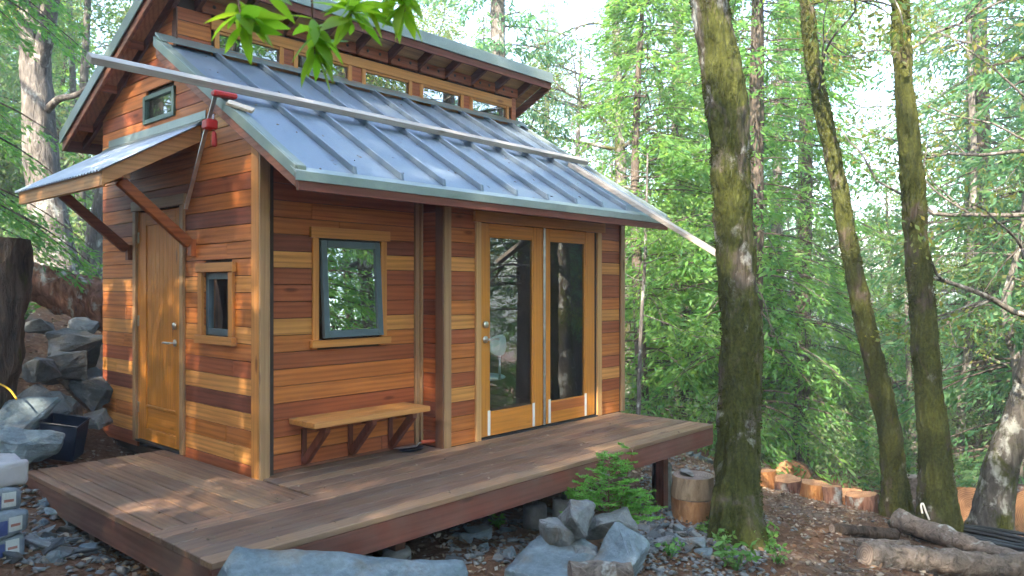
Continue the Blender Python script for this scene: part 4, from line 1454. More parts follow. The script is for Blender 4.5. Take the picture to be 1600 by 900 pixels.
def where(x, y):
    """what a far tree is seen beside, for its label"""
    q = np.array([x - CAM[0], y - CAM[1]])
    fw, lt = q @ _f[:2], q @ _r[:2]
    px = 800 + 1203 * lt / fw
    dist = "close behind the clearing" if fw < 17 else "in the second forest rank" if fw < 23 else "deep in the forest" if fw < 31 else "far in the forest" if fw < 44 else "in the hazy distance"
    for lim, t_ in ((20, "beside the dark stump"), (110, "behind the forked bank trunk"), (300, "over the awning"), (640, "over the upper roof"), (780, "over the far end of the upper roof"), (880, "over the lower roof end"),
                    (960, "just past the cabin corner"), (1040, "over the deck end"), (1110, "close to the thick mossy trunk"), (1200, "behind the thick mossy trunk"), (1260, "just past the thick mossy trunk"),
                    (1330, "behind the leaning mossy trunk"), (1400, "between the two slim mossy trunks"), (1460, "behind the straight mossy trunk"), (1530, "by the slender grey trunk"), (9999, "above the lichen-spotted trunk")):
        if px < lim: return dist + ", " + t_


FAR_LABELS = {0: "hazy conifer in the forest beyond the clearing", 1: "leafy broadleaf tree in the forest beyond the clearing"}
random.seed(21)
cnt = 0
for d0, d1, num, dmin in ((13, 20, 8, 2.8), (20, 30, 17, 3.4), (30, 44, 22, 3.8), (44, 62, 22, 4.2)):
    tries = 0
    made = 0
    while made < num and tries < 4000:
        tries += 1
        d_ = random.uniform(d0, d1)
        px = random.uniform(-180, 1780)
        if 250 < px < 560 and d_ < 30: continue
        # keep the two bright openings in the canopy
        if 1255 < px < 1400: continue
        if 100 < px < 300: continue
        x, y = fl(d_, (px - 800) / 1203 * d_)
        if not free(x, y, dmin): continue
        made += 1
        if random.random() < .66:
            k = random.choice([0, 1, 2, 3, 3, 4] if d_ < 20 else [0, 1, 2, 3])
            plant(CON[k], x, y, random.uniform(.8, 1.15), random.uniform(0, 6.3), "forest_conifer", ("tall conifer ", "drooping conifer ", "high-crowned conifer ", "yellow-green conifer ", "young conifer ")[k] + where(x, y), "tree", "conifers of the forest beyond the clearing")
        else:
            k = random.choice([0, 1, 2])
            plant(BRO[k], x, y, random.uniform(.8, 1.2), random.uniform(0, 6.3), "forest_broadleaf", ("leafy broadleaf tree ", "tall broadleaf tree ", "small pale broadleaf tree ")[k] + where(x, y), "tree", "broadleaf trees of the forest beyond the clearing")

# young trees that fill the middle height of the forest
random.seed(33)
made = tries = 0
while made < 46 and tries < 6000:
    tries += 1
    d_ = random.uniform(14.5, 36)
    px = random.uniform(620, 1760) if random.random() < .82 else random.uniform(-180, 210)
    x, y = fl(d_, (px - 800) / 1203 * d_)
    if not free(x, y, 1.9): continue
    made += 1
    if random.random() < .55:
        plant(CON[4], x, y, random.uniform(.8, 1.5), random.uniform(0, 6.3), "young_fir", "young fir " + where(x, y), "tree", "young firs beyond the clearing")
    else:
        plant(BRO[2], x, y, random.uniform(.75, 1.25), random.uniform(0, 6.3), "understory_tree", "small pale-leaved tree " + where(x, y), "tree", "small broadleaf trees beyond the clearing")

# trees uphill and round the camera: they shade the clearing and stand in the windows' reflections
random.seed(5)
ring = []
for k in range(300):
    a_ = random.uniform(0, 2 * math.pi)
    d_ = random.uniform(6.5, 26)
    fw, lt = d_ * math.cos(a_), d_ * math.sin(a_)
    if fw > 0 and abs(lt) < fw * .80 + 2.2: continue
    x, y = fl(fw, lt)
    if x < -3.5 and -9 < y < 14: continue
    if not free(x, y, 3.6): continue
    ring.append((x, y))
    if len(ring) >= 16: break
for x, y in ((5.0, -7.5), (8.5, -9.5), (11, -12), (6.5, -13), (13.5, -9.5), (3.2, -11), (15, -13), (17, -10.5), (19, -14.5), (12.5, -16), (16.5, -18), (21, -11.5), (-4.5, 9.5), (-3.6, 13), (-7, 12), (-6, 16)):
    if free(x, y, 1.5): ring.append((x, y))
# unseen belt of middling trees, added to keep sun off cabin and deck
SHADE = [(-6.6, -5.4, 1, .95), (-7.2, -3.2, 1, .98), (-6.7, -.9, 1, .92), (-7.2, 1.6, 1, .98), (-6.9, 4.2, 1, .95), (-9.4, -4.6, 1, 1.0), (-9.7, -2.2, 1, 1.05), (-9.3, .4, 1, 1.0), (-9.6, 3.0, 1, 1.0), (-6.2, -8.0, 1, .9), (-5.2, -4.0, 4, 1.05), (-9.5, -7.5, 1, 1.0)]
for x, y, k, sc in SHADE:
    pts_done.append((x, y))
    if k < 10: plant(CON[k], x, y, sc, random.uniform(0, 6.3), "forest_conifer", "unseen conifer added on the sun side to shade the cabin", "tree", "conifers round the clearing")
    else: plant(BRO[k - 10], x, y, sc, random.uniform(0, 6.3), "forest_broadleaf", "unseen broadleaf tree added on the sun side to shade the cabin", "tree", "broadleaf trees round the clearing")
for x, y in ring:
    if random.random() < .6:
        plant(CON[random.choice([0, 1, 2, 3])], x, y, random.uniform(.85, 1.1), random.uniform(0, 6.3), "forest_conifer", "unseen conifer added on the sun side to shade the cabin", "tree", "conifers round the clearing")
    else:
        plant(BRO[random.choice([0, 1, 1])], x, y, random.uniform(.9, 1.2), random.uniform(0, 6.3), "forest_broadleaf", "unseen broadleaf tree added on the sun side to shade the cabin", "tree", "broadleaf trees round the clearing")


def near_tree(name, label, px_path, d, widths, bark, seed, crown=None, flare=.45, amp=.06, fuzz=0, top_extra=None, n=26, sides=None, step=.06, cat="tree"):
    """trunk along picture points at distance d (widths in photo pixels); crown = list of (start index fraction, count, limb length)"""
    pts = [at(p[0], p[1], d if len(p) < 3 else p[2]) for p in px_path]
    rad = [w / 2 / 1203 * (d if len(p) < 3 else p[2]) for w, p in zip(widths, px_path)]
    # the base goes into the ground
    b = np.array(pts[0]); b[2] = min(b[2], gz(b[0], b[1])) - .12
    pts[0] = b
    if top_extra is not None:
        for (dx, dy, dz, r_) in top_extra:
            pts.append(np.array(pts[-1]) + [dx, dy, dz]); rad.append(r_)
    base = (float(b[0]), float(b[1]), gz(b[0], b[1]))
    t_ = tree_root(name, base, label, cat)
    V, F, c, P, rr = trunk_np(pts, rad, n, step, amp, seed, flare, True, .016 if n >= 60 else 0)
    tr_o = mesh_np("trunk", V, [F, c], bark, t_, True)
    if fuzz:
        v, f = moss_fuzz(P, rr, fuzz, seed)
        tag(mesh_np("moss", v, f, L_MOSS, tr_o), kind="stuff")
    return t_, P, rr


def grow_crown(t_, P, rr, seed, spec, leaf, bark, per=40, L=.085, W=.036, rad=.40, name="crown"):
    """spec: (fraction along trunk, azimuth deg or None, elevation, length)"""
    g = np.random.default_rng(seed)
    tips = []
    for fr, a_, el, ln in spec:
        segs = []
        j = min(int(fr * (len(P) - 1)), len(P) - 2)
        a_ = g.uniform(0, 360) if a_ is None else a_
        d = np.array([math.cos(R(a_)), math.sin(R(a_)), el])
        limbs(P[j], d, ln, max(.010, rr[j] * .26), 1, g, segs, tips, .0)
        tv, tf = merge(segs)
        mesh_np("limb", tv, tf, bark, t_, True)
    lv, lf = clusters(np.array(tips), per, rad, L, W, seed + 1)
    mesh_np(name, lv, lf, leaf, t_)


# big mossy trunk beside the deck end
t1, P1, r1 = near_tree("mossy_oak", "thick moss-covered trunk rising beside the far end of the deck",
    [(1150, 826), (1150, 765), (1153, 690), (1158, 600), (1158, 520), (1152, 440), (1146, 330), (1140, 220), (1127, 110), (1108, 0), (1092, -110)],
    6.75, [76, 65, 61, 57, 62, 61, 54, 53, 54, 52, 50], B_MOSSY, 3, flare=.6, fuzz=26000, top_extra=[(-.1, .1, 1.6, .12), (.1, .2, 1.8, .08), (.1, .0, 1.8, .03)], n=96, step=.02, amp=.085)
grow_crown(t1, P1, r1, 31, [(.62 + .36 * i / 11, None, random.uniform(.1, .7), random.uniform(1.2, 2.2)) for i in range(12)], L_OAK, B_GREY, 34)
# two slimmer mossy trunks further down the slope
t2, P2, r2 = near_tree("leaning_mossy_oak", "slim mossy trunk leaning away, between the thick trunk and the straight one",
    [(1403, 812), (1396, 720), (1384, 645), (1360, 540), (1335, 430), (1318, 330), (1300, 235), (1282, 160), (1268, 80), (1260, 0), (1250, -110)],
    9.4, [42, 35, 32, 29, 26, 24, 23, 21, 20, 18, 17], B_MOSSY2, 5, fuzz=15000, top_extra=[(-.2, .2, 1.8, .06), (-.1, .1, 1.6, .02)], n=64, step=.025, amp=.09)
grow_crown(t2, P2, r2, 37, [(.50, 200, .5, 1.3), (.56, 20, .35, 1.2), (.60, 300, .3, 1.0), (.66, 120, .4, 1.3)] + [(.72 + .27 * i / 9, None, random.uniform(.3, .8), random.uniform(.9, 1.6)) for i in range(9)], L_OAK, B_GREY, 20)
t3, P3, r3 = near_tree("straight_mossy_oak", "tall straight moss-covered trunk behind the weathered logs",
    [(1468, 815), (1462, 740), (1456, 660), (1448, 560), (1441, 470), (1433, 380), (1427, 300), (1418, 200), (1411, 110), (1406, 0), (1400, -110)],
    8.5, [56, 48, 43, 37, 34, 32, 27, 25, 24, 21, 20], B_MOSSY2, 7, fuzz=20000, top_extra=[(.1, .1, 1.8, .07), (.1, .1, 1.8, .03)], n=64, step=.025, amp=.09)
grow_crown(t3, P3, r3, 41, [(.52, -30, .5, 1.3), (.58, 150, .3, 1.2), (.62, -60, .45, 1.6), (.66, 220, .3, 1.1), (.70, 10, .2, 1.6)] + [(.66 + .33 * i / 9, None, random.uniform(.1, .6), random.uniform(.9, 1.9)) for i in range(10)], L_OAK, B_GREY, 26)
# pale lichen trunk leaning out of the picture
t4, P4, r4 = near_tree("lichen_oak", "pale lichen-spotted trunk leaning outwards beside the black pipes",
    [(1545, 820), (1556, 770), (1572, 705), (1592, 650), (1612, 590), (1630, 480), (1640, 350), (1640, 200)], 9.0, [62, 52, 46, 42, 40, 36, 30, 26], B_LICHEN, 9, fuzz=2500, n=24)
grow_crown(t4, P4, r4, 43, [(.55, 130, .4, 1.6), (.7, 160, .2, 2.0), (.8, 100, .2, 2.0), (.9, 180, .3, 2.0), (.95, 90, .3, 1.8), (.97, 230, .4, 1.8)], L_OAK, B_GREY, 36)
# slender grey stems further back
for lb, path, d, w, sd in (("slender bare grey trunk on the slope behind the straight mossy one", [(1492, 716), (1503, 640), (1512, 550), (1514, 450), (1518, 350), (1522, 250), (1516, 120), (1512, 0)], 15.5, [15, 14, 13, 12, 11, 10, 9, 8], 13),
                      ("crooked reddish-grey sapling trunk behind the lichen-spotted one", [(1592, 640), (1590, 590), (1578, 530), (1572, 470), (1588, 410), (1600, 350), (1608, 250)], 12.5, [18, 17, 15, 14, 13, 12, 10], 15),
                      ("thin straight sapling stem just beyond the deck end", [(996, 650), (1000, 560), (1004, 470), (1008, 400), (1010, 330), (1012, 240)], 12.5, [8, 7, 6, 5, 4, 3], 17)):
    t_, P_, r_ = near_tree("slender_tree", lb, path, d, w, B_GREY, sd, n=12, flare=.2)
    grow_crown(t_, P_, r_, sd + 60, [(.45 + .55 * i / 9, None, random.uniform(.0, .5), random.uniform(.6, 1.3)) for i in range(10)], L_FIRY if sd == 17 else L_OAK, B_GREY, 26)
# fir trunk above the roof
t_, P_, r_ = near_tree("tall_fir", "pale straight fir trunk rising behind the upper roof", [(786, 560), (783, 300), (779, 120), (777, 0), (776, -120)], 17.5, [36, 30, 25, 23, 22], B_GREY, 19, n=18, step=.15, flare=.1, top_extra=[(0, 0, 3, .12), (0, 0, 4, .04)])
g_ = np.random.default_rng(77)
pos, dirs, segs = [], [], []
for k in range(46):
    z = g_.uniform(5.0, 15.0); a_ = g_.uniform(0, 2 * math.pi); L_ = g_.uniform(1.4, 2.8)
    out = np.array([math.cos(a_), math.sin(a_), 0]); side = np.array([-out[1], out[0], 0])
    j = int(np.argmin(abs(P_[:, 2] - z)))
    tt = np.linspace(0, 1, 7)[:, None]
    segs.append(tube_np(P_[j] + out * tt * L_ - np.array([0, 0, 1]) * .25 * L_ * tt ** 2, np.linspace(.025, .005, 7), 4, False))
    m = 150
    tt = g_.uniform(.15, 1, m)[:, None]
    p = P_[j] + out * tt * L_ - np.array([0, 0, 1]) * .25 * L_ * tt ** 2 + side * (g_.uniform(-1, 1, (m, 1)) * L_ * .28 * (1.1 - tt)) - np.array([0, 0, 1]) * g_.uniform(0, .25, (m, 1))
    pos.append(p); dirs.append(out * .5 + g_.normal(scale=.5, size=(m, 3)) - [0, 0, .5])
v, f = leaf_quads(np.concatenate(pos), np.concatenate(dirs), g_.uniform(.12, .24, 46 * 150), .05, seed=3)
mesh_np("crown", v, f, L_FIR, t_)
tv, tf = merge(segs); mesh_np("limbs", tv, tf, B_FIR, t_, True)

# trees on the bank
t5, P5, r5 = near_tree("bank_oak", "large grey forked trunk on the bank behind the fallen red log",
    [(95, 418), (82, 370), (70, 300), (63, 220), (58, 140), (52, 60), (44, -20), (30, -150)], 12.0, [62, 52, 48, 44, 40, 34, 30, 26], B_GREY, 21, n=26, flare=.4, top_extra=[(0, .2, 2.0, .12), (0, .2, 2.0, .04)])
V, F, c, Pf, rf = trunk_np([at(62, 110, 12), at(72, 50, 11.8), at(82, -30, 11.6), at(90, -200, 11.4)], [.13, .12, .11, .08], 14, .1, .05, 4)
mesh_np("fork", V, [F, c], B_GREY, t5, True)
V, F, c, Pf2, rf2 = trunk_np([at(66, 180, 12), at(92, 155, 11.7), at(120, 148, 11.4), at(160, 120, 11)], [.07, .05, .04, .02], 10, .1, .05, 6)
mesh_np("fork", V, [F, c], B_GREY, t5, True)
grow_crown(t5, P5, r5, 45, [(.40 + .55 * i / 13, random.uniform(100, 290), random.uniform(.0, .6), random.uniform(1.2, 2.2)) for i in range(14)], L_OAK, B_GREY, 40)
t6, P6, r6 = near_tree("bank_oak", "slimmer grey trunk leaning towards the awning behind the fallen red log",
    [(140, 425), (146, 380), (156, 330), (166, 285), (190, 225), (240, 150), (300, 60)], 12.8, [30, 26, 24, 22, 20, 16, 12], B_GREY, 23, n=18)
grow_crown(t6, P6, r6, 47, [(.8 + .2 * i / 7, None, random.uniform(.0, .6), random.uniform(.6, 1.0)) for i in range(8)], L_BUSH, B_GREY, 30)


# sunlit fir boughs hanging in at the edge
fb = near_tree("edge_fir", "yellow-green fir with drooping boughs at the picture edge over the stump", [(-130, 520), (-130, 300), (-128, 0), (-126, -300)], 8.0, [40, 36, 32, 26], B_FIR, 27, n=14, step=.15)[0]
g_ = np.random.default_rng(9)
pos, dirs, segs = [], [], []
ctr = at(-130, 300, 8.0)
for k in range(40):
    z = g_.uniform(2.0, 7.5)
    a_ = math.atan2(_r[1] , _r[0]) + g_.normal(scale=.75)
    L_ = g_.uniform(1.0, 1.75)
    out = np.array([math.cos(a_), math.sin(a_), 0]); side = np.array([-out[1], out[0], 0])
    o0 = np.array([ctr[0], ctr[1], z])
    tt = np.linspace(0, 1, 8)[:, None]
    segs.append(tube_np(o0 + out * tt * L_ - np.array([0, 0, 1]) * .5 * L_ * tt ** 2, np.linspace(.018, .004, 8), 4, False))
    m = 190
    tt = g_.uniform(.1, 1, m)[:, None] ** .7
    w = g_.uniform(-1, 1, (m, 1)) * L_ * .3 * (1.15 - tt)
    p = o0 + out * tt * L_ - np.array([0, 0, 1]) * .5 * L_ * tt ** 2 + side * w - np.array([0, 0, 1]) * (abs(w) * .4 + g_.uniform(0, .1, (m, 1)))
    pos.append(p); dirs.append(out * .6 + side * np.sign(w) * .6 + g_.normal(scale=.25, size=(m, 3)) - [0, 0, .5])
v, f = leaf_quads(np.concatenate(pos), np.concatenate(dirs), g_.uniform(.06, .13, 40 * 190), .022, seed=5)
mesh_np("crown", v, f, L_FIRY, fb)
tv, tf = merge(segs); mesh_np("limbs", tv, tf, B_FIR, fb, True)

# ------------------------------------------------------------------ overhanging bay branch with single leaves
bay = empty("bay_tree", (*fl(1.2, -3.0), gz(*fl(1.2, -3.0))), "bay branch with bright green leaves hanging down in front of the roof", "tree")
root_ = np.array([*fl(1.2, -3.0), 0.0])
lim = [at(0, 0, 1)] * 0
B0 = root_ + [0, 0, gz(root_[0], root_[1]) - .2]; B0[2] = gz(root_[0], root_[1]) - .2
V, F, c, Pb, rb = trunk_np([B0, root_ + [0, 0, 1.4], root_ + [.1, .1, 3.2], root_ + [.2, .2, 5.5]], [.14, .12, .10, .06], 16, .1, .05, 6, .4)
mesh_np("trunk", V, [F, c], B_GREY, bay, True)
limb_pts = [root_ + [.08, .08, 2.6], CAM + _f * 1.5 - _r * 1.8 + _u * 1.35, at(330, -120, 1.9), at(470, -90, 1.95), at(600, -70, 2.0), at(690, -50, 2.0)]
V, F, c, Pl, rl = trunk_np(limb_pts, [.05, .03, .016, .011, .007, .003], 8, .06, .05, 8)
mesh_np("limb", V, [F, c], B_GREY, bay, True)


def bay_leaf_mesh(seed):
    g = np.random.default_rng(seed)
    L_, W_ = 1.0, g.uniform(.26, .34)
    t_ = np.linspace(0, 1, 8)
    w = W_ / 2 * np.sin(np.pi * t_ ** .85) ** .9 + .004
    bend = g.uniform(.05, .22)
    V = []
    for a_, b_ in zip(t_, w):
        z = -bend * a_ ** 2
        V += [(a_ * L_, -b_, z + .28 * b_), (a_ * L_, 0, z), (a_ * L_, b_, z + .28 * b_)]
    F = []
    for i in range(7):
        k = i * 3
        F += [(k, k + 3, k + 4, k + 1), (k + 1, k + 4, k + 5, k + 2)]
    return mesh_np("leaf", np.array(V), np.array(F), L_BAY, 'mesh', True)


bl = [bay_leaf_mesh(k) for k in range(5)]
g_ = np.random.default_rng(12)
for (sx0, tip, cnt_) in (((345, -115), (378, 42), 24), ((480, -88), (492, 84), 24), ((560, -78), (545, 30), 22), ((640, -60), (632, 18), 20), ((420, -100), (412, -12), 6), ((600, -65), (606, -18), 6)):
    dtip = 1.85 + .1 * g_.normal()
    p0, p1 = at(*sx0, 1.93), at(*tip, dtip)
    mid = (p0 + p1) / 2 + g_.normal(scale=.012, size=3)
    tp = resample([p0, mid, p1], .02)
    tw = tube("twig", tp, np.linspace(.004, .0018, len(tp)), B_RED, bay, 6)
    for k in range(cnt_):
        fr = g_.uniform(.72, 1.0) if k > 2 else 1.0
        pp = tp[min(int(fr * (len(tp) - 1)), len(tp) - 1)]
        a_ = g_.uniform(0, 2 * math.pi)
        dv = Vector((math.cos(a_), math.sin(a_), g_.uniform(-1.7, .25))).normalized()
        o = bpy.data.objects.new("leaf", bl[k % 5])
        C.objects.link(o)
        q = dv.to_track_quat('X', 'Z')
        M = Matrix.Translation(Vector(pp)) @ q.to_matrix().to_4x4() @ Matrix.Rotation(g_.uniform(-.7, .7), 4, 'X') @ Matrix.Scale(g_.uniform(.072, .118), 4)
        o.parent = tw
        o.matrix_parent_inverse = world_of(tw).inverted()
        o.matrix_basis = M

# ------------------------------------------------------------------ logs, rounds, stumps
def log(name, p, q, r0, r1_, bark, cut, seed, label, cat="log", amp=.09, group=None, n=26, step=.05, mid=None):
    p, q = np.array(p, float), np.array(q, float)
    pts = [p, q] if mid is None else [p, np.array(mid), q]
    rad = [r0, r1_] if mid is None else [r0, (r0 + r1_) / 2, r1_]
    if mid is None:
        pts = [p, (p + q) / 2, q]; rad = [r0, (r0 + r1_) / 2, r1_]
    V, F, c, P, rr = trunk_np(pts, rad, n, step, amp, seed)
    o = mesh_np(name, V, [F], bark, None, True)
    tag(o, label, cat, group)
    k = len(P) * n
    for i, (s, e) in enumerate(((0, k), (k - n, k + 1))):
        ring_ = V[0:n] if i == 0 else V[k - n:k]
        cen = ring_.mean(0)
        nn = (P[0] - P[1]) if i == 0 else (P[-1] - P[-2])
        nn /= np.linalg.norm(nn)
        VV = np.vstack([ring_ - cen, (ring_ - cen) * .6 + nn * .004, [[0, 0, 0]] + nn * .005])
        a_ = np.arange(n); b_ = (a_ + 1) % n
        ff = np.stack([a_, b_, b_ + n, a_ + n], -1)
        ft = np.stack([a_ + n, b_ + n, np.full(n, 2 * n)], -1)
        me = mesh_np("cut_face", VV, [ff, ft], cut, 'mesh')
        co = bpy.data.objects.new("cut_face", me)
        C.objects.link(co)
        co.location = cen + nn * .001
        co.parent = o
    return o


def upright(px, py, d, w, h, bark, cut, seed, label, cat="log round", lean=(0, 0), amp=.12, sink=True):
    top = at(px, py - 9 - h / 2, d)
    r_ = w / 2 / 1203 * d
    bot = at(px, py + h / 2, d)
    bot = np.array([bot[0], bot[1], bot[2] - .02])
    return log("log_round", bot, top + np.array([random.uniform(-.07, .07), random.uniform(-.07, .07), random.uniform(-.05, .04)]), r_ * 1.04, r_, bark, cut, seed, label, cat, amp)


def disc(px, py, d, w, thick, face_dir, bark, cut, seed, label):
    c = at(px, py, d)
    r_ = w / 2 / 1203 * d
    n_ = np.array(face_dir, float); n_ /= np.linalg.norm(n_)
    return log("log_round", c + n_ * thick / 2, c - n_ * thick / 2, r_, r_, bark, cut, seed, label, "log round", .05)


tocam = -_f
# chopping block of two rounds beside the deck end
c0 = at(1083, 800, 7.2)
z0_ = gz(c0[0], c0[1]) - .03
log("log_round", (c0[0], c0[1], z0_ + .02), (c0[0], c0[1], z0_ + .24), .195, .205, B_BARREL, K_GREY, 71, "peeled orange log round under another, beside the thick mossy trunk", "log round", .025, n=36, step=.03)
log("log_round", (c0[0], c0[1], z0_ + .246), (c0[0], c0[1], z0_ + .44), .205, .188, B_BARREL2, K_GREY, 72, "paler log round topped by a flat stone, stacked beside the thick mossy trunk", "log round", .025, n=36, step=.03)
rock((c0[0] - .03, c0[1] + .04, z0_ + .468), (.19, .15, .045), 74, S_GREY, "flat tan stone resting on top of the stacked log rounds", (0, 0, .4))

for a_ in ((1197, 762, 11.2, 38, 40, B_SPLIT, K_FRESH, 81, "sunlit split round half hidden by the thick mossy trunk"),
           (1233, 772, 11.0, 40, 34, B_RED, K_FRESH, 82, "low sunlit round in front of the big upright disc"),
           (1268, 779, 10.9, 44, 32, B_SPLIT, K_FRESH, 83, "wide low sunlit round between the disc and the tall blocks"),
           (1305, 789, 10.3, 28, 42, B_RED, K_FRESH, 84, "narrow upright sunlit block with an orange top"),
           (1352, 796, 10.0, 48, 36, B_RED, K_FRESH, 85, "broad block with ragged bark beside the narrow upright one"),
           (1330, 786, 11.2, 40, 26, B_SPLIT, K_FRESH, 86, "low pale block behind the narrow upright one"),
           (1428, 785, 10.4, 44, 66, B_DEAD, K_GREY, 87, "tall grey weathered block between the two mossy trunks")):
    upright(*a_)
disc(1239, 748, 12.2, 58, .28, tocam + np.array([-.5, .2, .1]), B_RED, K_FRESH, 91, "large disc of log standing on edge behind the low rounds")
disc(1188, 745, 12.6, 44, .28, tocam + np.array([-.4, .3, .1]), B_RED, K_GREY, 92, "dark red log disc peeping out behind the thick mossy trunk")
disc(1512, 790, 10.6, 56, .35, tocam + np.array([-.6, .1, .3]), B_SPLIT, K_FRESH, 93, "orange split log between the straight mossy trunk and the lichen one")
disc(1598, 800, 9.9, 80, .45, tocam + np.array([-.25, .0, .05]), B_RED, K_FRESH, 94, "pale round log end beside the lichen-spotted trunk")

log("log", at(1352, 868, 6.4), at(1680, 892, 6.9), .10, .12, B_DEAD, K_GREY, 101, "long grey weathered log lying flat along the lower picture edge", amp=.17, n=34, step=.03)
log("log", at(1400, 812, 7.9), at(1600, 880, 6.9), .10, .08, B_DEAD, K_GREY, 102, "grey weathered log slanting down behind the flat one", amp=.16, n=30, step=.035)
log("log", at(1300, 826, 7.6), at(1400, 836, 7.7), .055, .06, B_STUMP, K_GREY, 103, "short dark rotten log at the tip of the slanting one", amp=.16, n=20)
log("log", at(1310, 846, 7.2), at(1420, 852, 7.1), .045, .05, B_DEAD, K_GREY, 104, "thin splintered log between the rotten and the flat one", amp=.2, n=20)
log("log", at(22, 430, 8.6), at(200, 492, 8.9), .19, .29, B_RED, K_GREY, 105, "fallen reddish log lying on the bank against the cabin wall", amp=.12, n=34, step=.05, mid=at(95, 455, 8.7))
log("log", at(80, 570, 7.4), at(150, 640, 7.9), .06, .07, B_DEAD, K_GREY, 106, "small weathered log end sticking out among the bank stones", amp=.1, n=18)
st = log("stump", at(-16, 590, 6.4) - np.array([0, 0, .3]), at(-10, 372, 6.4), .19, .24, B_STUMP, K_GREY, 107, "tall dark cut stump at the picture edge above the bank stones", "stump", .12, n=40, step=.03)
log("log", at(890, 897, 4.85), at(986, 893, 4.9), .075, .065, B_DEAD, K_GREY, 108, "short grey weathered log at the foot of the rock pile", "log", .12, n=26, step=.02)

# black pipe coil behind the logs
pc = empty("pipe_coil", tuple(at(1560, 835, 8.6)), "coil of black plastic pipe spread out behind the weathered logs", "pipe")
cc = at(1570, 838, 8.3)
for k in range(9):
    th = np.linspace(0, 2 * math.pi, 60)
    rx, ry = 1.05 + .05 * random.uniform(-1, 1) + .02 * k, .42 + .05 * random.uniform(-1, 1)
    ox, oy = random.uniform(-.12, .12), random.uniform(-.08, .08)
    pts = [cc + _r * (rx * math.cos(q) + ox) + _f * (ry * math.sin(q) + oy) for q in th]
    pts = np.array(pts)
    pts[:, 2] = ground_z(pts[:, 0], pts[:, 1], False) + .04 + .026 * (k % 5) + .02 * np.sin(th * 3 + k)
    tube("pipe_loop", pts, .021, M_BLACKP, pc, 8)
hose = [at(1441, 802, 8.0), at(1439, 790, 8.0), at(1442, 787, 8.0), at(1447, 800, 8.0), at(1452, 812, 8.0)]
hose = resample(hose, .01)
tag(tube("hose_end", hose, .010, M_TAPE, None, 8), "white hooked hose end sticking up beside the black pipes", "hose")

# ------------------------------------------------------------------ bags, tub, board
def bag_mat():
    m, nt, b, out = new_mat("printed_bag")
    tc = N(nt, "ShaderNodeTexCoord")
    sp = N(nt, "ShaderNodeSeparateXYZ")
    nt.links.new(tc.outputs["Object"], sp.inputs[0])
    g = noise(nt, obj_vec(nt, (1, 1, 1)), 7, 5)
    base = ramp(nt, g, [(.3, (.06, .08, .10)), (.7, (.20, .23, .265))])
    def band(axis, lo, hi):
        a_ = N(nt, "ShaderNodeMath", operation='GREATER_THAN'); a_.inputs[1].default_value = lo
        c_ = N(nt, "ShaderNodeMath", operation='LESS_THAN'); c_.inputs[1].default_value = hi
        m_ = N(nt, "ShaderNodeMath", operation='MULTIPLY')
        nt.links.new(sp.outputs[axis], a_.inputs[0]); nt.links.new(sp.outputs[axis], c_.inputs[0])
        nt.links.new(a_.outputs[0], m_.inputs[0]); nt.links.new(c_.outputs[0], m_.inputs[1])
        return m_.outputs[0]
    def both(p, q):
        m_ = N(nt, "ShaderNodeMath", operation='MULTIPLY')
        nt.links.new(p, m_.inputs[0]); nt.links.new(q, m_.inputs[1])
        return m_.outputs[0]
    col = mixc(nt, base, (.03, .05, .16), both(band(1, -.20, -.10), band(2, -.055, .03)))
    col = mixc(nt, col, (.40, .41, .40), both(band(1, -.275, -.205), band(2, -.04, .045)))
    col = mixc(nt, col, (.26, .10, .08), both(band(1, -.265, -.215), band(2, -.012, .004)))
    nt.links.new(col, b.inputs["Base Color"])
    b.inputs["Roughness"].default_value = .42
    bump(nt, b, noise(nt, obj_vec(nt, (1, 1, 1)), 16, 5), .5, .03)
    return m


M_BAG = bag_mat()
M_BAGW = simple("white_bag", (.33, .31, .315), .5, nscale=8, namp=.12, bmp=.3, bscale=14)
bag_labels = ["lowest grey printed bag in the stack beside the deck", "second grey printed bag from the bottom of the stack", "middle printed bag of the stack with a dark blue patch",
              "grey printed bag just under the white top bag", "white top bag of the stack beside the deck"]
bx, by = at(44, 800, 4.55)[:2] + np.array([-.31, .20])
for k in range(5):
    bm = bmesh.new()
    bm_box(bm, (-.20, -.31, -.072), (.20, .31, .072))
    bmesh.ops.bevel(bm, geom=bm.edges[:], offset=.034, segments=3, affect='EDGES', profile=.6)
    bmesh.ops.subdivide_edges(bm, edges=[e for e in bm.edges if e.calc_length() > .1], cuts=9, use_grid_fill=True)
    co = np.array([v.co for v in bm.verts])
    nz_ = fbm(co * 9 + k * 7.3, k + 5, 3)
    for v_, q_ in zip(bm.verts, nz_):
        v_.co += Vector((v_.co.x * .05, v_.co.y * .02, v_.co.z * .25)) * float(q_)
    bmesh.ops.recalc_face_normals(bm, faces=bm.faces)
    me = bpy.data.meshes.new("cement_bag"); bm.to_mesh(me); bm.free()
    for p_ in me.polygons: p_.use_smooth = True
    me.materials.append(M_BAGW if k == 4 else M_BAG)
    o = link("cement_bag", me)
    o.location = (bx + random.uniform(-.02, .02), by + random.uniform(-.02, .02), -.335 + .145 * k + .07)
    o.rotation_euler = (random.uniform(-.03, .03), random.uniform(-.03, .03), R(90) + random.uniform(-.06, .06))
    tag(o, bag_labels[k], "bag", "stack of bags beside the deck")
tag(bar("timber_board", at(-40, 905, 4.45), at(82, 868, 4.75), .14, .03, WX, None, (.40, .33, .26), .003), "pale offcut board lying under the bag stack", "board")

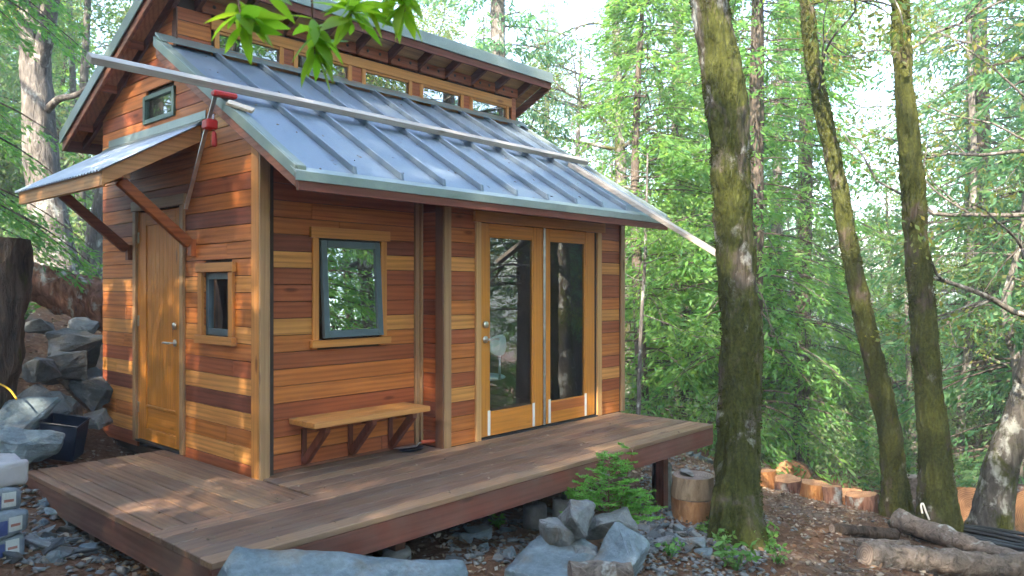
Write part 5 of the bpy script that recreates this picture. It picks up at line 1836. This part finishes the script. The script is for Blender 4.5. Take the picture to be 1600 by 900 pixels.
tb = at(97, 705, 6.45)
bm = bmesh.new()
def _bin(z, k): return [(-.15 * k, -.11 * k, z), (.15 * k, -.11 * k, z), (.15 * k, .11 * k, z), (-.15 * k, .11 * k, z)]
rings_ = [_bin(0, .86), _bin(.31, 1.0), _bin(.315, 1.06), _bin(.325, 1.06), _bin(.325, .97), _bin(.02, .82)]
vv = [[bm.verts.new(p) for p in r_] for r_ in rings_]
bm.faces.new(vv[0][::-1]); bm.faces.new(vv[-1])
for r0_, r1_ in zip(vv[:-1], vv[1:]):
    for q in range(4): bm.faces.new((r0_[q], r0_[(q + 1) % 4], r1_[(q + 1) % 4], r1_[q]))
bmesh.ops.bevel(bm, geom=bm.edges[:], offset=.006, segments=1, affect='EDGES', profile=.5)
tub = from_bm("plastic_bin", bm, M_TUB)
tub.location = (tb[0], tb[1], tb[2] - .04)
tub.rotation_euler = (.18, .16, R(-42))
tag(tub, "dark navy plastic bin tilted against the boulder behind the deck", "bin")
ysp = resample([at(-10, 596, 6.3), at(8, 604, 6.25), at(18, 612, 6.2), at(26, 624, 6.15)], .02)
tag(tube("yellow_strap", ysp, .008, M_YELLOW, None, 6), "short yellow strap lying on the boulder at the picture edge", "strap")

# ------------------------------------------------------------------ fir sapling in front of the deck
sb = at(950, 812, 5.9)
sap = empty("fir_sapling", (sb[0], sb[1], gz(sb[0], sb[1])), "bright green fir sapling growing at the front edge of the deck", "sapling")
g_ = np.random.default_rng(33)
stems = [(np.array([sb[0], sb[1], gz(sb[0], sb[1])]), at(952, 712, 5.85)), (np.array([sb[0] + .06, sb[1] + .02, gz(sb[0], sb[1])]), at(990, 697, 6.0))]
pos, dirs, segs = [], [], []
def twig_needles(P0, P1, dens):
    m = int(np.linalg.norm(P1 - P0) * dens)
    t_ = g_.uniform(0, 1, m)[:, None]
    ax = (P1 - P0) / np.linalg.norm(P1 - P0)
    sd_ = np.cross(ax, [0, 0, 1.0]); sd_ /= np.linalg.norm(sd_) + 1e-9
    s = g_.choice([-1, 1], (m, 1))
    pos.append(P0 + (P1 - P0) * t_)
    dirs.append(ax * .55 + sd_ * s * g_.uniform(.5, 1, (m, 1)) + [0, 0, .12] + g_.normal(scale=.18, size=(m, 3)))
for si, (s0, s1) in enumerate(stems):
    segs.append(tube_np(np.linspace(s0, s1, 6), np.linspace(.008, .003, 6), 6))
    H_ = s1 - s0
    for k in range(46 if si == 0 else 9):
        f_ = g_.uniform(.12, .98) if si == 0 else g_.uniform(.5, 1.0)
        b0 = s0 + H_ * f_
        a_ = g_.uniform(0, 2 * math.pi)
        L_ = (.46 * (1 - f_) + .10) * g_.uniform(.8, 1.15) if si == 0 else .13
        dv = np.array([math.cos(a_), math.sin(a_), .28])
        b1 = b0 + dv * L_
        segs.append(tube_np(np.linspace(b0, b1, 4), np.linspace(.0035, .0015, 4), 4))
        twig_needles(b0 + (b1 - b0) * .15, b1, 380)
        sdv = np.array([-dv[1], dv[0], 0])
        for q in range(int(3 + L_ * 26)):
            tq = g_.uniform(.25, .95)
            c0_ = b0 + (b1 - b0) * tq
            c1_ = c0_ + (dv * .6 + sdv * g_.choice([-1, 1]) * g_.uniform(.6, 1)) * L_ * .42 * (1.15 - tq)
            segs.append(tube_np(np.linspace(c0_, c1_, 3), np.linspace(.002, .001, 3), 3))
            twig_needles(c0_, c1_, 480)
pos = np.concatenate(pos); dirs = np.concatenate(dirs)
v, f = leaf_quads(pos, dirs, g_.uniform(.018, .034, len(pos)), .0065, seed=8)
mesh_np("foliage", v, f, L_SAP, sap)
tv, tf = merge(segs); mesh_np("stem", tv, tf, B_RED, sap, True)

# ------------------------------------------------------------------ leafy weeds on the path
def weed(px, py, d, s, seed, label):
    g = np.random.default_rng(seed)
    for d0 in np.arange(3.2, 13, .05):
        p = at(px, py, d0)
        if p[2] <= gz(p[0], p[1]) + .01: break
    base = np.array([p[0], p[1], gz(p[0], p[1])])
    e = empty("leafy_weed", tuple(base), label, "plant", "weeds on the path")
    P, D, sg = [], [], []
    for k in range(int(9 * s) + 5):
        a_ = g.uniform(0, 2 * math.pi)
        tip = base + np.array([math.cos(a_) * g.uniform(.02, .13) * s, math.sin(a_) * g.uniform(.02, .13) * s, g.uniform(.04, .20) * s])
        sg.append(tube_np(np.linspace(base, tip, 4), np.linspace(.003, .0015, 4), 4))
        for q in range(5):
            P.append(tip); D.append(g.normal(size=3) * [1, 1, .45])
    v, f = leaf_quads(np.array(P), np.array(D), .075 * s * g.uniform(.6, 1.2, len(P)), .034 * s, seed=seed)
    mesh_np("foliage", v, f, L_WEED, e)
    tv, tf = merge(sg); mesh_np("stem", tv, tf, L_WEED, e)


for k, (px, py, s, lb) in enumerate(((1150, 890, 1.1, "leafy green weed lowest on the path below the thick trunk"), (1195, 862, 1.0, "leafy green weed on the path just below the thick trunk"),
                                 (1128, 862, .8, "small green weed among the rubble below the thick trunk"), (1100, 835, .6, "tiny green weed in the rubble in front of the stacked log rounds"),
                                 (1048, 872, .7, "small green weed beside the rounded boulder of the rock pile"), (1215, 880, .7, "small green weed on the bare red soil of the path"),
                                 (775, 825, .7, "small green weed in the shade under the deck"), (1462, 802, .8, "green weed at the foot of the straight mossy trunk"),
                                 (160, 500, 1.0, "green fern-like weed on the bank by the cabin wall"), (70, 480, 1.4, "green weed under the fallen red log on the bank"), (40, 500, 1.2, "green weed between the stump and the fallen log"))):
    weed(px, py, 0, s, 700 + k, lb)

# ------------------------------------------------------------------ leaf litter, gravel, undergrowth (nobody could count these)
def on_ground(n_, px0, px1, d0, d1, g):
    px = g.uniform(px0, px1, n_); d = np.sqrt(g.uniform(d0 ** 2, d1 ** 2, n_))
    P = CAM[None] + d[:, None] * (_f[None] + ((px - 800) / 1203)[:, None] * _r[None])
    P[:, 2] = ground_z(P[:, 0], P[:, 1])
    return P


g_ = np.random.default_rng(55)
P = on_ground(26000, -150, 1750, 2.6, 12.5, g_)
P[:, 2] += g_.uniform(.004, .02, len(P))
D = g_.normal(size=P.shape) * [1, 1, .22]
v, f = leaf_quads(P, D, g_.uniform(.025, .075, len(P)), g_.uniform(.012, .034, len(P)), seed=56)
tag(mesh_np("leaf_litter", v, f, L_LIT), "dry brown and tan leaves strewn over the forest floor", "leaves", kind="stuff")

g_ = np.random.default_rng(92)
m = 170
P = np.column_stack([g_.uniform(-.1, 4.4, m), g_.uniform(-.7, 1.3, m), np.zeros(m)])
P[:, 2] = zlow(P[:, 1]) + .004
D = np.column_stack([g_.normal(size=m), g_.normal(size=m), np.zeros(m)]); D[:, 2] = D[:, 1] * FS
v, f = leaf_quads(P, D, g_.uniform(.015, .05, m), g_.uniform(.003, .014, m), seed=93)
Pd = np.column_stack([g_.uniform(-1.05, 4.2, 160), g_.uniform(-1.38, -.3, 160), np.full(160, .005)])
v2, f2 = leaf_quads(Pd, g_.normal(size=(160, 3)) * [1, 1, .06], g_.uniform(.012, .04, 160), g_.uniform(.004, .016, 160), seed=94)
V, F = merge([(v, f, []), (v2, f2, [])])
tag(mesh_np("fallen_needles", V, F, L_LIT), "scattered dry needles and leaves on the roof and the deck", "needles", kind="stuff")

g_ = np.random.default_rng(95)
P = on_ground(1500, -100, 1750, 4.0, 11.5, g_)
segs = []
for p in P:
    if g_.uniform() < .25: continue
    a_ = g_.uniform(0, 6.3); L_ = g_.uniform(.05, .28)
    d_ = np.array([math.cos(a_), math.sin(a_), g_.normal(scale=.12)])
    b_ = p + [0, 0, .012]
    mdl = b_ + d_ * L_ * .5 + g_.normal(scale=.012, size=3) * [1, 1, .3]
    segs.append(tube_np(np.array([b_, mdl, b_ + d_ * L_]), np.array([.004, .003, .0018]) * g_.uniform(.7, 1.6), 4, False))
tv, tf = merge(segs)
tag(mesh_np("twig_litter", tv, tf, B_DEAD), "broken twigs strewn over the forest floor", "twigs", kind="stuff")

# small chips of slate
base_me = []
g_ = np.random.default_rng(57)
def chips(n_, regions, g):
    Vs, Fs, k = [], [], 0
    octv = np.array([[1, 0, 0], [0, 1, 0], [-1, 0, 0], [0, -1, 0], [0, 0, 1], [0, 0, -1]], float)
    octf = np.array([[0, 1, 4], [1, 2, 4], [2, 3, 4], [3, 0, 4], [1, 0, 5], [2, 1, 5], [3, 2, 5], [0, 3, 5]])
    for (px0, px1, d0, d1, m) in regions:
        P = on_ground(m, px0, px1, d0, d1, g)
        for p in P:
            s = g.uniform(.012, .045) * np.array([1, g.uniform(.5, 1), g.uniform(.25, .5)])
            a_ = g.uniform(0, 6.3); c_, s_ = math.cos(a_), math.sin(a_)
            o = (octv + g.normal(scale=.18, size=octv.shape)) * s
            o = np.stack([o[:, 0] * c_ - o[:, 1] * s_, o[:, 0] * s_ + o[:, 1] * c_, o[:, 2] + o[:, 0] * g.normal(scale=.3)], 1)
            Vs.append(o + p + [0, 0, .008]); Fs.append(octf + k); k += 6
    return np.concatenate(Vs), np.concatenate(Fs)
v, f = chips(0, [(950, 1200, 5.0, 8.0, 1300), (-80, 420, 4.4, 6.6, 1500), (700, 1000, 5.2, 7.0, 500), (1000, 1160, 8.5, 11, 500), (1200, 1700, 5.5, 9, 120)], g_)
tag(mesh_np("slate_gravel", v, f, S_GREY), "small grey slate chips strewn round the deck", "gravel", kind="stuff")


def bushes(n_, px0, px1, d0, d1, g, hmax, per, L, W, rad):
    B = on_ground(n_, px0, px1, d0, d1, g)
    keep = ~((B[:, 0] > -1.6) & (B[:, 0] < 6.2) & (B[:, 1] > -3.2) & (B[:, 1] < 4.6))
    B = B[keep]
    h = g.uniform(.1, hmax, len(B)) 
    tips = np.repeat(B, 3, 0) + g.normal(scale=.3, size=(3 * len(B), 3)) * [1, 1, .5] + np.column_stack([np.zeros(3 * len(B)), np.zeros(3 * len(B)), np.repeat(h, 3)])
    return clusters(tips, per, rad, L, W, int(g.integers(1e6)))


g_ = np.random.default_rng(58)
parts = [bushes(330, 960, 1750, 11.8, 20, g_, 1.1, 30, .075, .036, .34), bushes(420, 600, 1750, 18, 34, g_, 2.0, 22, .12, .06, .5), bushes(150, -250, 330, 9.5, 24, g_, 1.0, 30, .08, .04, .36)]
V, F = merge([(a, b, []) for a, b in parts])
tag(mesh_np("undergrowth", V, F, L_BUSH), "pale green brush covering the slope below the forest trees", "brush", kind="stuff")

# ------------------------------------------------------------------ the air between the trees
HAZE = 0.0028
hm = bpy.data.materials.new("forest_haze")
hm.use_nodes = True
hn = hm.node_tree
hn.nodes.remove(hn.nodes["Principled BSDF"])
pv = hn.nodes.new("ShaderNodeVolumePrincipled")
pv.inputs["Color"].default_value = (.86, .97, 1.0, 1)
pv.inputs["Density"].default_value = HAZE
pv.inputs["Anisotropy"].default_value = 0.0
hn.links.new(pv.outputs[0], hn.nodes["Material Output"].inputs["Volume"])
hz = box("haze", (-88, -90, -16), (92, 88, 31), hm, None, None, 0)
tag(hz, "thin pale haze hanging between the forest trees", "haze", kind="stuff")
